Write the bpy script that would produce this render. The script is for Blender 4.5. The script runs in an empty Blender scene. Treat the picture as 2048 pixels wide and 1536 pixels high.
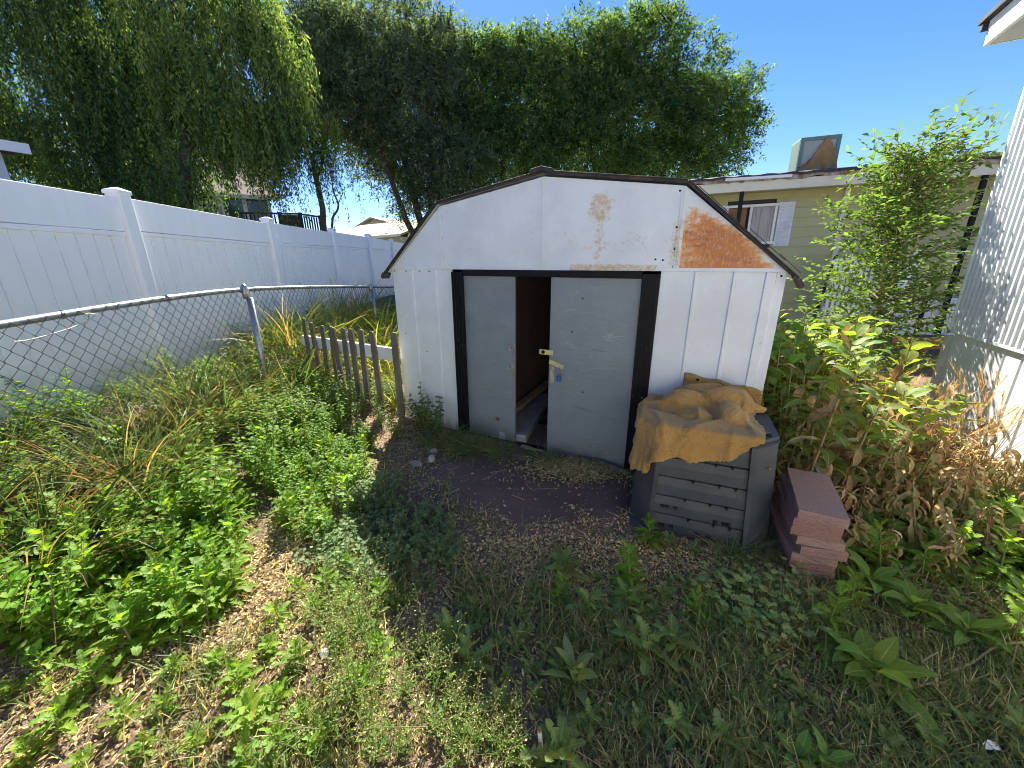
import bpy, math, random
import numpy as np
from mathutils import Vector, Matrix, Euler, Quaternion

# ------------------------------------------------------------------ camera, sky, sun, exposure
SC = bpy.context.scene
COL = SC.collection
F_PX, PITCH, ROLL, EYE = 769.0, 0.2985, -0.024, 1.5338
_cp, _sp, _cr, _sr = math.cos(PITCH), math.sin(PITCH), math.cos(ROLL), math.sin(ROLL)
FW = np.array([0, _cp, -_sp]); _u = np.array([0, _sp, _cp]); _r = np.array([1., 0, 0])
RT = _cr * _r + _sr * _u; UP = -_sr * _r + _cr * _u
CAM = np.array([0, 0, EYE])
cd = bpy.data.cameras.new("camera"); cam = bpy.data.objects.new("camera", cd); COL.objects.link(cam)
cam.matrix_world = Matrix(((RT[0], UP[0], -FW[0], 0), (RT[1], UP[1], -FW[1], 0), (RT[2], UP[2], -FW[2], EYE), (0, 0, 0, 1)))
cd.sensor_width = 36; cd.lens = 36 * F_PX / 2048; cd.clip_start = 0.02; cd.clip_end = 2000
SC.camera = cam

SUN_EL, SUN_AZ = math.radians(41), math.radians(-4)     # azimuth from +Y towards +X
w = bpy.data.worlds.new("World"); SC.world = w; w.use_nodes = True
nt = w.node_tree; bg = nt.nodes["Background"]; sky = nt.nodes.new("ShaderNodeTexSky")
sky.sky_type = 'NISHITA'; sky.sun_disc = False; sky.sun_elevation = SUN_EL; sky.sun_rotation = SUN_AZ
sky.altitude = 1800; sky.air_density = 1.0; sky.dust_density = 0.1; sky.ozone_density = 4.0
hs = nt.nodes.new('ShaderNodeHueSaturation'); hs.inputs['Saturation'].default_value = 1.2; nt.links.new(sky.outputs[0], hs.inputs['Color']); tn = nt.nodes.new('ShaderNodeMix'); tn.data_type = 'RGBA'; tn.blend_type = 'MULTIPLY'; tn.inputs[0].default_value = 1; tn.inputs[7].default_value = (1.06, .88, .98, 1); nt.links.new(hs.outputs[0], tn.inputs[6]); nt.links.new(tn.outputs[2], bg.inputs[0]); bg.inputs[1].default_value = 0.064
sl = bpy.data.lights.new("sun", 'SUN'); sl.energy = 5.0; sl.angle = math.radians(0.5); sl.color = (1, 0.93, 0.82)
sun = bpy.data.objects.new("sun", sl); COL.objects.link(sun)
sd = Vector((math.sin(SUN_AZ) * math.cos(SUN_EL), math.cos(SUN_AZ) * math.cos(SUN_EL), math.sin(SUN_EL)))
sun.rotation_euler = sd.to_track_quat('Z', 'Y').to_euler(); sun.location = sd * 40
SC.view_settings.view_transform = 'Standard'; SC.view_settings.look = 'None'
SC.view_settings.exposure = 1.9; SC.view_settings.gamma = 1
cy = SC.cycles
cy.max_bounces = 7; cy.diffuse_bounces = 4; cy.glossy_bounces = 2; cy.transmission_bounces = 5; cy.transparent_max_bounces = 4
cy.pixel_filter_type = 'BLACKMAN_HARRIS'; cy.filter_width = 1.0; cy.use_denoising = True; cy.use_adaptive_sampling = True; cy.adaptive_threshold = 0.008; cy.caustics_reflective = False; cy.caustics_refractive = False

# ------------------------------------------------------------------ helpers
def ray(x, y): return FW + RT * (x - 1024) / F_PX - UP * (y - 768) / F_PX
def at_y(x, y, Y):
    d = ray(x, y); return CAM + d * Y / d[1]
def smooth(a, b, t):
    t = np.clip((np.asarray(t, float) - a) / (b - a), 0, 1); return t * t * (3 - 2 * t)
def vnoise(x, y, seed=0):
    """cheap smooth value noise for the ground"""
    x = np.asarray(x, float); y = np.asarray(y, float)
    xi = np.floor(x).astype(np.int64); yi = np.floor(y).astype(np.int64); xf = x - xi; yf = y - yi
    def h(a, b):
        n = (a * 374761393 + b * 668265263 + seed * 69069) & 0x7fffffff
        n = ((n ^ (n >> 13)) * 1274126177) & 0x7fffffff
        return ((n ^ (n >> 16)) & 0xffff) / 65535.0
    sx = xf * xf * (3 - 2 * xf); sy = yf * yf * (3 - 2 * yf)
    return (h(xi, yi) * (1 - sx) + h(xi + 1, yi) * sx) * (1 - sy) + (h(xi, yi + 1) * (1 - sx) + h(xi + 1, yi + 1) * sx) * sy
def gz(x, y):
    x = np.asarray(x, float); y = np.asarray(y, float)
    base = -0.022 * np.clip(x, -1.5, 2.5)
    left = 0.15 * smooth(-1.4, -2.5, x) + 0.27 * smooth(-2.5, -3.3, x)
    back = 0.25 * smooth(4.5, 12, y) * smooth(0.5, -2.5, x)
    bump = 0.035 * (vnoise(x * 1.7, y * 1.7) - 0.5) + 0.02 * (vnoise(x * 6, y * 6, 3) - 0.5)
    calm = 1 - np.exp(-(((x - 0.1) / 1.2) ** 2 + ((y - 2.7) / 0.9) ** 2))
    return base + left + back + bump * calm
def on_ground(px, py):
    d = ray(px, py); t = -CAM[2] / d[2]
    for _ in range(12):
        p = CAM + d * t; t = (float(gz(p[0], p[1])) - CAM[2]) / d[2]
    return CAM + d * t

def tag(o, label=None, cat=None, group=None, kind=None):
    if label: o['label'] = label
    if cat: o['category'] = cat
    if group: o['group'] = group
    if kind: o['kind'] = kind
    return o
def empty(name, loc=(0, 0, 0), rz=0, label=None, cat=None, group=None):
    o = bpy.data.objects.new(name, None); COL.objects.link(o); o.location = loc; o.rotation_euler = (0, 0, rz)
    return tag(o, label, cat, group)

class MB:
    """collects shapes into one mesh"""
    def __init__(s): s.v = []; s.f = []; s.m = []; s.c = []; s.lf = []; s.sm = []
    def add(s, vs, fs, mi=0, col=(1, 1, 1), lf=None, smooth_=False):
        b = len(s.v); s.v += [tuple(map(float, p)) for p in vs]
        s.f += [tuple(i + b for i in q) for q in fs]; s.m += [mi] * len(fs); s.sm += [smooth_] * len(fs)
        s.c += [col] * len(vs); s.lf += (lf if lf else [(0, 0, 0)] * len(vs)); return s
    def box(s, c, d, rot=None, mi=0):
        hx, hy, hz = d[0] / 2, d[1] / 2, d[2] / 2
        vs = [Vector((x * hx, y * hy, z * hz)) for x in (-1, 1) for y in (-1, 1) for z in (-1, 1)]
        if rot is not None: vs = [rot @ v for v in vs]
        c = Vector(c); vs = [v + c for v in vs]
        return s.add(vs, [(0, 1, 3, 2), (4, 6, 7, 5), (0, 4, 5, 1), (2, 3, 7, 6), (0, 2, 6, 4), (1, 5, 7, 3)], mi)
    def bar(s, a, b, w_, h_, up=(0, 0, 1), mi=0):
        a = Vector(a); b = Vector(b); d = (b - a); L = d.length; d.normalize()
        u = Vector(up); x = d.cross(u)
        if x.length < 1e-4: x = d.cross(Vector((0, 1, 0)))
        x.normalize(); u = x.cross(d)
        rot = Matrix((d, x, u)).transposed()
        return s.box((a + b) / 2, (L, w_, h_), rot, mi)
    def tube(s, pts, rad, n=8, mi=0, cap=True, col=(1, 1, 1)):
        pts = [Vector(p) for p in pts]; k = len(pts)
        if not hasattr(rad, '__len__'): rad = [rad] * k
        vs = []; ref = None
        for i, p in enumerate(pts):
            t = (pts[min(i + 1, k - 1)] - pts[max(i - 1, 0)])
            if t.length < 1e-9: t = Vector((0, 0, 1))
            t.normalize()
            if ref is None:
                ref = t.cross(Vector((0.31, 0.2, 0.93)))
                if ref.length < 1e-3: ref = t.cross(Vector((1, 0, 0)))
            ref = ref - t * ref.dot(t); ref.normalize(); b = t.cross(ref)
            for j in range(n):
                a = 2 * math.pi * j / n; vs.append(p + (ref * math.cos(a) + b * math.sin(a)) * rad[i])
        fs = [(i * n + j, i * n + (j + 1) % n, (i + 1) * n + (j + 1) % n, (i + 1) * n + j) for i in range(k - 1) for j in range(n)]
        s.add(vs, fs, mi, col, smooth_=True)
        if cap:
            b0 = len(s.v) - len(vs)
            for q in (tuple(range(n - 1, -1, -1)), tuple((k - 1) * n + j for j in range(n))):
                s.f.append(tuple(i + b0 for i in q)); s.m.append(mi); s.sm.append(False)
        return s
    def prism(s, poly, axis_off, mi=0):
        """poly: list of 3d points (planar), extruded by vector axis_off"""
        n = len(poly); o = Vector(axis_off); vs = [Vector(p) for p in poly] + [Vector(p) + o for p in poly]
        fs = [tuple(range(n - 1, -1, -1)), tuple(range(n, 2 * n))] + [(i, (i + 1) % n, n + (i + 1) % n, n + i) for i in range(n)]
        return s.add(vs, fs, mi)
    def mesh(s, name, mats, attrs=False):
        me = bpy.data.meshes.new(name); me.from_pydata(s.v, [], s.f)
        for m_ in (mats if isinstance(mats, (list, tuple)) else [mats]): me.materials.append(m_)
        me.polygons.foreach_set('material_index', s.m); me.polygons.foreach_set('use_smooth', s.sm)
        if attrs:
            a = me.color_attributes.new('Col', 'FLOAT_COLOR', 'POINT')
            c = np.ones((len(s.v), 4), np.float32); c[:, :3] = np.array(s.c, np.float32); a.data.foreach_set('color', c.ravel())
            b = me.attributes.new('lf', 'FLOAT_VECTOR', 'POINT'); b.data.foreach_set('vector', np.array(s.lf, np.float32).ravel())
        me.update(); return me
    def build(s, name, mats, parent=None, bevel=0, attrs=False, fixn=True):
        me = s.mesh(name, mats, attrs)
        if fixn and not attrs:
            import bmesh
            bm = bmesh.new(); bm.from_mesh(me); bmesh.ops.recalc_face_normals(bm, faces=bm.faces); bm.to_mesh(me); bm.free()
        o = bpy.data.objects.new(name, me); COL.objects.link(o)
        if parent: o.parent = parent
        if bevel:
            md = o.modifiers.new('b', 'BEVEL'); md.width = bevel; md.segments = 2; md.limit_method = 'ANGLE'; md.angle_limit = math.radians(40)
        return o

def quad_mesh(name, V, Q, mats, col=None, lf=None, smooth_=False):
    """fast mesh of quads from numpy arrays"""
    me = bpy.data.meshes.new(name); V = np.asarray(V, np.float32); Q = np.asarray(Q, np.int32)
    me.vertices.add(len(V)); me.vertices.foreach_set('co', V.ravel())
    me.loops.add(Q.size); me.loops.foreach_set('vertex_index', Q.ravel())
    me.polygons.add(len(Q)); me.polygons.foreach_set('loop_start', np.arange(len(Q), dtype=np.int32) * Q.shape[1])
    me.polygons.foreach_set('loop_total', np.full(len(Q), Q.shape[1], np.int32))
    if smooth_: me.polygons.foreach_set('use_smooth', np.ones(len(Q), bool))
    for m_ in (mats if isinstance(mats, (list, tuple)) else [mats]): me.materials.append(m_)
    if col is not None:
        a = me.color_attributes.new('Col', 'FLOAT_COLOR', 'POINT'); c = np.ones((len(V), 4), np.float32); c[:, :3] = col
        a.data.foreach_set('color', c.ravel())
    if lf is not None:
        b = me.attributes.new('lf', 'FLOAT_VECTOR', 'POINT'); b.data.foreach_set('vector', np.asarray(lf, np.float32).ravel())
    me.update(calc_edges=True); return me
def link(me, name, parent=None):
    o = bpy.data.objects.new(name, me); COL.objects.link(o)
    if parent: o.parent = parent
    return o

# ------------------------------------------------------------------ materials
class NT:
    def __init__(s, name):
        s.m = bpy.data.materials.new(name); s.m.use_nodes = True; s.t = s.m.node_tree; s.n = s.t.nodes; s.p = s.n['Principled BSDF']
    def new(s, typ, **kw):
        n = s.n.new(typ)
        for k, v in kw.items():
            if k.startswith('i_'): n.inputs[int(k[2:]) if k[2:].isdigit() else k[2:]].default_value = v
            else: setattr(n, k, v)
        return n
    def l(s, a, b): s.t.links.new(a, b)
    def coord(s, scale=(1, 1, 1), kind='Object', rot=(0, 0, 0)):
        c = s.new('ShaderNodeTexCoord'); m = s.new('ShaderNodeMapping'); m.inputs['Scale'].default_value = scale; m.inputs['Rotation'].default_value = rot
        s.l(c.outputs[kind], m.inputs['Vector']); return m.outputs[0]
    def noise(s, scale=5, detail=4, rough=.55, vec=None, dist=0):
        n = s.new('ShaderNodeTexNoise'); n.inputs['Scale'].default_value = scale; n.inputs['Detail'].default_value = detail
        n.inputs['Roughness'].default_value = rough; n.inputs['Distortion'].default_value = dist
        if vec is not None: s.l(vec, n.inputs['Vector'])
        return n.outputs[0]
    def ramp(s, fac, stops):
        r = s.new('ShaderNodeValToRGB'); e = r.color_ramp.elements
        while len(e) < len(stops): e.new(0.5)
        for i, (p, c) in enumerate(stops):
            e[i].position = p; e[i].color = (*c, 1) if hasattr(c, '__len__') else (c, c, c, 1)
        s.l(fac, r.inputs[0]); return r.outputs[0]
    def mix(s, fac, a, b, mode='MIX'):
        m = s.new('ShaderNodeMix', data_type='RGBA', blend_type=mode)
        for k, v in ((0, fac), (6, a), (7, b)):
            if isinstance(v, (int, float)): m.inputs[k].default_value = v
            elif isinstance(v, tuple): m.inputs[k].default_value = (*v, 1)
            else: s.l(v, m.inputs[k])
        return m.outputs[2]
    def math(s, op, a, b=0., c=None):
        m = s.new('ShaderNodeMath', operation=op)
        for k, v in enumerate((a, b, c)):
            if v is None: continue
            if isinstance(v, (int, float)): m.inputs[k].default_value = v
            else: s.l(v, m.inputs[k])
        return m.outputs[0]
    def bump(s, h, strength=.3, dist=.01):
        b = s.new('ShaderNodeBump'); b.inputs['Strength'].default_value = strength; b.inputs['Distance'].default_value = dist
        s.l(h, b.inputs['Height']); s.l(b.outputs[0], s.p.inputs['Normal'])
    def base(s, c): s.l(c, s.p.inputs['Base Color']) if not isinstance(c, tuple) else setattr(s.p.inputs['Base Color'], 'default_value', (*c, 1))
    def rough(s, r): s.p.inputs['Roughness'].default_value = r
def simple(name, c1, c2=None, scale=6, rough=.6, metal=0, bump=0.15, bscale=60, stretch=(1, 1, 1), dist=.004, spec=None, lo=.35, hi=.7):
    t = NT(name); v = t.coord(stretch); c2 = c2 or tuple(x * .8 for x in c1)
    t.base(t.mix(t.ramp(t.noise(scale, 6, .6, v), [(lo, 0.), (hi, 1.)]), c1, c2)); t.rough(rough); t.p.inputs['Metallic'].default_value = metal
    if spec is not None: t.p.inputs['Specular IOR Level'].default_value = spec
    if bump: t.bump(t.noise(bscale, 4, .6, v), bump, dist)
    return t.m

def leaf_mat(name, trans=.42, tboost=(1.7, 1.55, .9), rough=.48, spec=.35, veins=True, var=.25):
    t = NT(name); at = t.new('ShaderNodeAttribute', attribute_name='Col'); lf = t.new('ShaderNodeAttribute', attribute_name='lf')
    sep = t.new('ShaderNodeSeparateXYZ'); t.l(lf.outputs['Vector'], sep.inputs[0])
    oi = t.new('ShaderNodeObjectInfo')
    br = t.math('MULTIPLY_ADD', oi.outputs['Random'], var, 1 - var / 2)
    hsv = t.new('ShaderNodeHueSaturation'); t.l(at.outputs['Color'], hsv.inputs['Color']); t.l(br, hsv.inputs['Value'])
    c = hsv.outputs[0]
    c = t.mix(t.ramp(t.noise(9, 3, .6, t.coord()), [(.3, 0.), (.75, .4)]), c, t.mix(1., c, (1.25, 1.05, .75), 'MULTIPLY'))
    if veins:
        au = t.math('ABSOLUTE', sep.outputs[0])
        mid = t.math('LESS_THAN', au, .085)
        vv = t.math('SUBTRACT', sep.outputs[1], t.math('MULTIPLY', au, .12))
        vein = t.math('GREATER_THAN', t.math('SINE', t.math('MULTIPLY', vv, 60)), .93)
        m = t.math('MAXIMUM', t.math('MULTIPLY', mid, .6), t.math('MULTIPLY', vein, .22))
        c = t.mix(m, c, t.mix(.5, c, (.45, .52, .28)))
        t.bump(t.math('ADD', t.math('MULTIPLY', vein, -1.), t.math('MULTIPLY', mid, -1.5)), .35, .002)
    t.base(t.mix(1., c, (1.25, 1.3, 1.05), 'MULTIPLY')); t.rough(rough); t.p.inputs['Specular IOR Level'].default_value = spec
    tr = t.new('ShaderNodeBsdfTranslucent'); t.l(t.mix(1., c, tboost, 'MULTIPLY'), tr.inputs[0])
    mx = t.new('ShaderNodeMixShader'); mx.inputs[0].default_value = trans
    t.l(t.p.outputs[0], mx.inputs[1]); t.l(tr.outputs[0], mx.inputs[2]); t.l(mx.outputs[0], t.n['Material Output'].inputs[0])
    return t.m
M = {}
M['leaf'] = leaf_mat('leaf_green', 0.5, (2.35, 2.15, .6), rough=.55, spec=.25)
M['leaf_small'] = leaf_mat('leaf_small', .48, (2.35, 2.1, .7), rough=.62, spec=.15, veins=False)
M['tree_leaf'] = leaf_mat('tree_leaf', .42, (2.0, 2.1, .7), veins=False, rough=.7, spec=.15, var=.1)
M['dry'] = leaf_mat('leaf_dry', .25, (1.3, 1.1, .8), .8, .1, True)
M['blade'] = leaf_mat('grass_blade', .4, (1.9, 1.6, .8), .5, .35, False)
M['stem'] = simple('stem_green', (.16, .22, .07), (.25, .2, .1), 8, .6, bump=0)
M['drystem'] = simple('stem_dry', (.35, .25, .13), (.22, .15, .08), 8, .8, bump=0)
M['bark'] = simple('bark', (.10, .075, .055), (.045, .035, .028), 14, .9, bump=.8, bscale=30, stretch=(1, 1, .25), dist=.03)
M['vinyl'] = simple('white_vinyl', (.84, .85, .85), (.77, .78, .77), 1.3, .38, bump=.04, bscale=25, lo=.45, hi=.9)
def vinyl_mat():
    t = NT('white_vinyl'); o = t.coord(); sep = t.new('ShaderNodeSeparateXYZ'); t.l(o, sep.inputs[0])
    c = t.mix(t.ramp(t.noise(1.3, 6, .6, o), [(.45, 0.), (.9, 1.)]), (.84, .85, .85), (.76, .77, .76))
    st = t.ramp(t.noise(9, 6, .7, t.coord((1, 1, .12))), [(.48, 0.), (.75, .5)]); c = t.mix(t.math('MULTIPLY', st, .4), c, (.58, .58, .50))
    low = t.math('MULTIPLY', t.ramp(sep.outputs[2], [(.05, 1.), (.55, 0.)]), t.ramp(t.noise(5, 7, .75, o), [(.36, 0.), (.66, .85)])); c = t.mix(low, c, (.36, .36, .26))
    t.base(c); t.rough(.4); t.bump(t.noise(1.1, 2, .5, o), .12, .03); return t.m
M['vinyl'] = vinyl_mat()
M['galv'] = simple('galvanised_steel', (.42, .43, .44), (.26, .26, .26), 30, .42, metal=.75, bump=.1, bscale=90, dist=.001)
M['wire'] = simple('galvanised_wire', (.15, .15, .155), (.08, .078, .075), 20, .6, metal=.3, bump=0)
M['pale_wire'] = simple('pale_wire', (.62, .60, .50), None, 8, .5, bump=0)
def wood_mat(name, a, b, rough=.85, gr=(1, 1, .06), sc=45):
    t = NT(name); v = t.coord(gr); n1 = t.noise(sc, 6, .65, v, 1.0); n2 = t.noise(3, 3, .5, t.coord())
    c = t.mix(t.ramp(n1, [(.3, 0.), (.7, 1.)]), a, b)
    t.base(t.mix(t.ramp(n2, [(.45, 0.), (.75, .5)]), c, tuple(x * .5 for x in b))); t.rough(rough); t.bump(n1, .5, .004); return t.m
M['picket'] = wood_mat('weathered_wood', (.23, .195, .16), (.10, .082, .068))
M['lumber'] = wood_mat('raw_lumber', (.5, .36, .2), (.36, .24, .12), gr=(1, .05, 1))
M['osb'] = wood_mat('plywood', (.36, .17, .07), (.2, .09, .035), gr=(1, 1, .3), sc=14)
def shed_white(rust=None):
    t = NT('shed_white_' + (rust or 'plain')); o = t.coord()
    grain = t.noise(120, 3, .5, t.coord((1, 1, .12)))
    dirt = t.ramp(t.noise(2.2, 7, .65, o), [(.42, 0.), (.8, 1.)])
    speck = t.ramp(t.noise(38, 2, .5, o), [(.71, 0.), (.76, 1.)])
    c = t.mix(dirt, (.68, .73, .76), (.54, .57, .58)); c = t.mix(t.math('MULTIPLY', speck, .35), c, (.30, .26, .22))
    sep = t.new('ShaderNodeSeparateXYZ'); t.l(o, sep.inputs[0]); X, Z = sep.outputs[0], sep.outputs[2]
    low = t.math('MULTIPLY', t.ramp(Z, [(.0, 1.), (.35, 0.)]), t.ramp(t.noise(6, 6, .7, o), [(.35, 0.), (.65, .7)]))
    c = t.mix(low, c, (.22, .19, .15))
    def box(x0, x1, z0, z1, s):   # soft box mask
        a = t.math('SMOOTH_MIN', t.math('DIVIDE', t.math('SUBTRACT', X, x0), s), t.math('DIVIDE', t.math('SUBTRACT', x1, X), s), .4)
        b = t.math('SMOOTH_MIN', t.math('DIVIDE', t.math('SUBTRACT', Z, z0), s), t.math('DIVIDE', t.math('SUBTRACT', z1, Z), s), .4)
        return t.math('SMOOTH_MIN', a, b, .4)
    if rust == 'heavy':
        n = t.noise(9, 8, .78, t.coord((1, 1, .8))); n2 = t.noise(60, 5, .7, t.coord((.3, 1, 1)))
        f = t.math('ADD', t.math('MULTIPLY', box(.90, 1.80, 1.38, 1.97, .07), .22), t.math('MULTIPLY_ADD', n, 1.3, -.34))
        # rust thins out along the sloping roof edge and near the top
        edge = t.math('SUBTRACT', t.math('ADD', t.math('MULTIPLY', X, .8235), Z), 2.665)
        f = t.math('SUBTRACT', f, t.math('MULTIPLY', t.math('MAXIMUM', edge, 0.), 9.))
        topf = t.math('MULTIPLY', t.math('MAXIMUM', t.math('SUBTRACT', Z, 1.70), 0.), 1.5); f = t.math('SUBTRACT', f, topf)
        f = t.math('ADD', f, t.math('MULTIPLY_ADD', n2, .9, -.45))
        st = t.noise(26, 5, .65, t.coord((2.2, 1, .35))); f = t.math('ADD', f, t.math('MULTIPLY_ADD', st, .5, -.25))
        k = t.ramp(f, [(.12, 0.), (.36, .78), (.6, 1.)])
        rc = t.ramp(f, [(.20, (.70, .48, .24)), (.36, (.66, .33, .09)), (.55, (.58, .22, .035)), (.85, (.46, .15, .02))])
        dk = t.ramp(t.noise(7, 8, .8, t.coord((.5, 1, 1.9))), [(.53, 0.), (.62, .85)]); rc = t.mix(dk, rc, (.27, .07, .022))
        fine = t.ramp(t.noise(150, 2, .6, t.coord((1, 1, .4))), [(.36, 0.), (.5, 1.)]); k = t.math('MULTIPLY', k, t.math('MULTIPLY_ADD', fine, .2, .8))
        c = t.mix(k, c, rc)
    if rust == 'stain':
        n = t.noise(42, 7, .75, o); big = t.noise(7, 5, .7, o)
        d1 = t.math('MULTIPLY', t.math('ABSOLUTE', t.math('SUBTRACT', X, .41)), 5.5); d2 = t.math('MULTIPLY', t.math('ABSOLUTE', t.math('SUBTRACT', Z, 1.90)), 5.)
        f1 = t.math('SUBTRACT', .74, t.math('SQRT', t.math('ADD', t.math('POWER', d1, 2), t.math('POWER', d2, 2))))
        f2 = t.math('MULTIPLY', box(.33, .50, 1.50, 1.93, .09), .36)            # drip below
        f3 = t.math('SUBTRACT', t.math('MULTIPLY', box(.2, .84, 1.40, 1.56, .03), .42), .0)   # bottom edge
        f4 = t.math('MULTIPLY', box(.05, .88, 1.50, 1.84, .15), .20)
        f5 = t.math('MULTIPLY', box(.84, .99, 1.5, 1.85, .05), .28)
        f = t.math('MAXIMUM', t.math('MAXIMUM', f1, f2), t.math('MAXIMUM', t.math('MAXIMUM', f3, f5), f4)); f = t.math('MINIMUM', f, .42)
        f = t.math('ADD', f, t.math('ADD', t.math('MULTIPLY_ADD', n, 1.1, -.62), t.math('MULTIPLY_ADD', big, .5, -.25)))
        k = t.ramp(f, [(.15, 0.), (.40, .75)])
        c = t.mix(k, c, t.ramp(n, [(.3, (.60, .46, .20)), (.7, (.46, .28, .07))]))
    t.base(c); t.rough(.46); t.bump(grain, .22, .0025); return t.m
M['shed'] = shed_white(); M['shed_heavy'] = shed_white('heavy'); M['shed_stain'] = shed_white('stain')
def door_mat():
    t = NT('grey_door_metal'); o = t.coord()
    c = t.mix(t.ramp(t.noise(3.5, 6, .7, o), [(.35, 0.), (.7, 1.)]), (.21, .25, .275), (.17, .205, .228))
    sc = t.ramp(t.noise(16, 4, .85, t.coord((.5, 1, 2.2), rot=(0, .35, 0)), 2.6), [(.55, 0.), (.66, 1.)])
    gate = t.ramp(t.noise(3.1, 3, .5, o), [(.40, 0.), (.56, 1.)])
    c = t.mix(t.math('MULTIPLY', t.math('MULTIPLY', sc, gate), .38), c, (.40, .42, .42))
    dk = t.ramp(t.noise(11, 4, .8, t.coord((.35, 1, 4.5), rot=(0, -.12, 0)), 1.2), [(.56, 0.), (.65, 1.)])
    c = t.mix(t.math('MULTIPLY', dk, .22), c, (.10, .115, .125))
    c = t.mix(t.math('MULTIPLY', t.ramp(t.noise(70, 2, .5, o), [(.72, 0.), (.75, 1.)]), .4), c, (.1, .09, .08))
    sep = t.new('ShaderNodeSeparateXYZ'); t.l(o, sep.inputs[0])
    low = t.math('MULTIPLY', t.ramp(sep.outputs[2], [(.0, 1.), (.22, 0.)]), t.ramp(t.noise(8, 6, .7, o), [(.35, 0.), (.65, .8)]))
    c = t.mix(low, c, (.16, .135, .11))
    t.base(c); t.rough(.52); t.bump(t.noise(2.2, 3, .5, o), .5, .02); return t.m
M['door'] = door_mat()
M['black'] = simple('black_frame', (.006, .007, .010), (.016, .016, .018), 12, .55, spec=.2, bump=.25, bscale=40, lo=.5, hi=.85)
M['rooftrim'] = simple('dark_roof_edge', (.022, .020, .020), (.075, .045, .033), 9, .7, bump=.5, bscale=25, lo=.5, hi=.72)
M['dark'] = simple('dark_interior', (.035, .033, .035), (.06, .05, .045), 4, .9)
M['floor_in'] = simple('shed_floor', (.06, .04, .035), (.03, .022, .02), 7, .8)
M['cardboard'] = simple('brown_board', (.16, .105, .075), (.11, .075, .055), 3, .85)
M['foam'] = simple('grey_foam', (.36, .36, .38), (.24, .24, .26), 7, .8)
M['brass'] = simple('zinc_brass', (.75, .72, .42), (.6, .55, .33), 25, .35, metal=.7, bump=.1)
M['steel'] = simple('worn_steel', (.55, .55, .55), (.3, .28, .26), 25, .4, metal=.7, bump=.2)
M['blue'] = simple('blue_padlock', (.01, .16, .42), (.01, .11, .3), 12, .3, bump=0)
M['plastic'] = simple('dark_grey_plastic', (.034, .042, .052), (.062, .070, .080), 7, .55, bump=.35, bscale=160, dist=.0015, lo=.38, hi=.75)
def tarp_mat():
    t = NT('mustard_canvas'); o = t.coord(); weave = t.noise(260, 2, .5, o)
    c = t.mix(t.ramp(t.noise(5, 7, .65, o), [(.32, 0.), (.68, 1.)]), (.43, .255, .07), (.30, .175, .06))
    c = t.mix(t.math('MULTIPLY', t.ramp(t.noise(11, 6, .75, o), [(.56, 0.), (.72, 1.)]), .5), c, (.20, .12, .06))
    c = t.mix(t.math('MULTIPLY', t.ramp(weave, [(.4, 0.), (.7, 1.)]), .35), c, (.27, .16, .06))
    c = t.mix(t.ramp(t.noise(45, 1, .5, o), [(.78, 0.), (.8, .7)]), c, (.6, .55, .45))
    t.base(c); t.rough(.95); t.p.inputs['Specular IOR Level'].default_value = .08
    t.p.inputs['Sheen Weight'].default_value = .25; t.bump(t.math('ADD', t.math('MULTIPLY', weave, .25), t.math('ADD', t.noise(22, 4, .6, o), t.math('MULTIPLY', t.ramp(t.math('ABSOLUTE', t.math('SUBTRACT', t.noise(9, 3, .5, o, .6), .5)), [(0., 1.), (.05, 0.)]), .8))), .6, .008); return t.m
M['tarp'] = tarp_mat()
def paver_mat():
    t = NT('red_concrete'); o = t.coord(); oi = t.new('ShaderNodeObjectInfo')
    c = t.mix(t.ramp(t.noise(70, 5, .7, o), [(.3, 0.), (.7, 1.)]), (.24, .12, .10), (.34, .20, .165))
    c = t.mix(t.ramp(t.noise(4, 4, .6, o), [(.5, 0.), (.75, .6)]), c, (.22, .17, .15))
    c = t.mix(t.ramp(t.noise(160, 1, .5, o), [(.66, 0.), (.7, .7)]), c, (.12, .08, .07))
    t.base(t.mix(t.math('MULTIPLY', oi.outputs['Random'], .3), c, (.45, .36, .31))); t.rough(.92); t.bump(t.noise(110, 5, .7, o), .8, .006); return t.m
M['paver'] = paver_mat()
M['slab'] = simple('reddish_slab', (.16, .092, .074), (.085, .056, .052), 2.5, .62, bump=.35, bscale=22, dist=.006)
M['rock_pale'] = simple('pale_rock', (.55, .47, .37), (.42, .38, .33), 9, .8, bump=.5, bscale=30)
M['rock_grey'] = simple('grey_rock', (.27, .24, .24), (.18, .16, .17), 9, .85, bump=.5, bscale=30)
M['yellow'] = simple('yellow_siding', (.43, .41, .20), (.37, .36, .185), 2, .65, bump=.15, bscale=40)
M['cream'] = simple('cream_fascia', (.66, .62, .48), (.5, .45, .33), 3, .6, bump=.2, lo=.5, hi=.8)
M['shutter'] = simple('white_shutter', (.68, .70, .74), None, 3, .5, bump=0)
M['whitetrim'] = simple('white_trim', (.74, .74, .72), (.6, .58, .52), 5, .55, bump=.1, lo=.5, hi=.85)
M['curtain'] = simple('pale_curtain', (.42, .38, .33), (.25, .23, .21), 3, .3, bump=0, stretch=(3, 1, .3))
M['glassdark'] = simple('window_glass', (.05, .06, .07), None, 3, .08, bump=0)
M['shingle'] = simple('dark_roofing', (.035, .035, .04), (.06, .055, .055), 5, .9, bump=.6, bscale=12, dist=.02)
M['rotten'] = simple('rotten_fascia', (.20, .14, .10), (.45, .41, .34), 7, .9, bump=.9, bscale=20, dist=.03, lo=.42, hi=.6)
M['teal'] = simple('teal_frame', (.12, .22, .20), None, 5, .6)
M['canvas'] = simple('brown_canvas', (.33, .20, .08), (.24, .14, .055), 6, .9, bump=.3)
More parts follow.
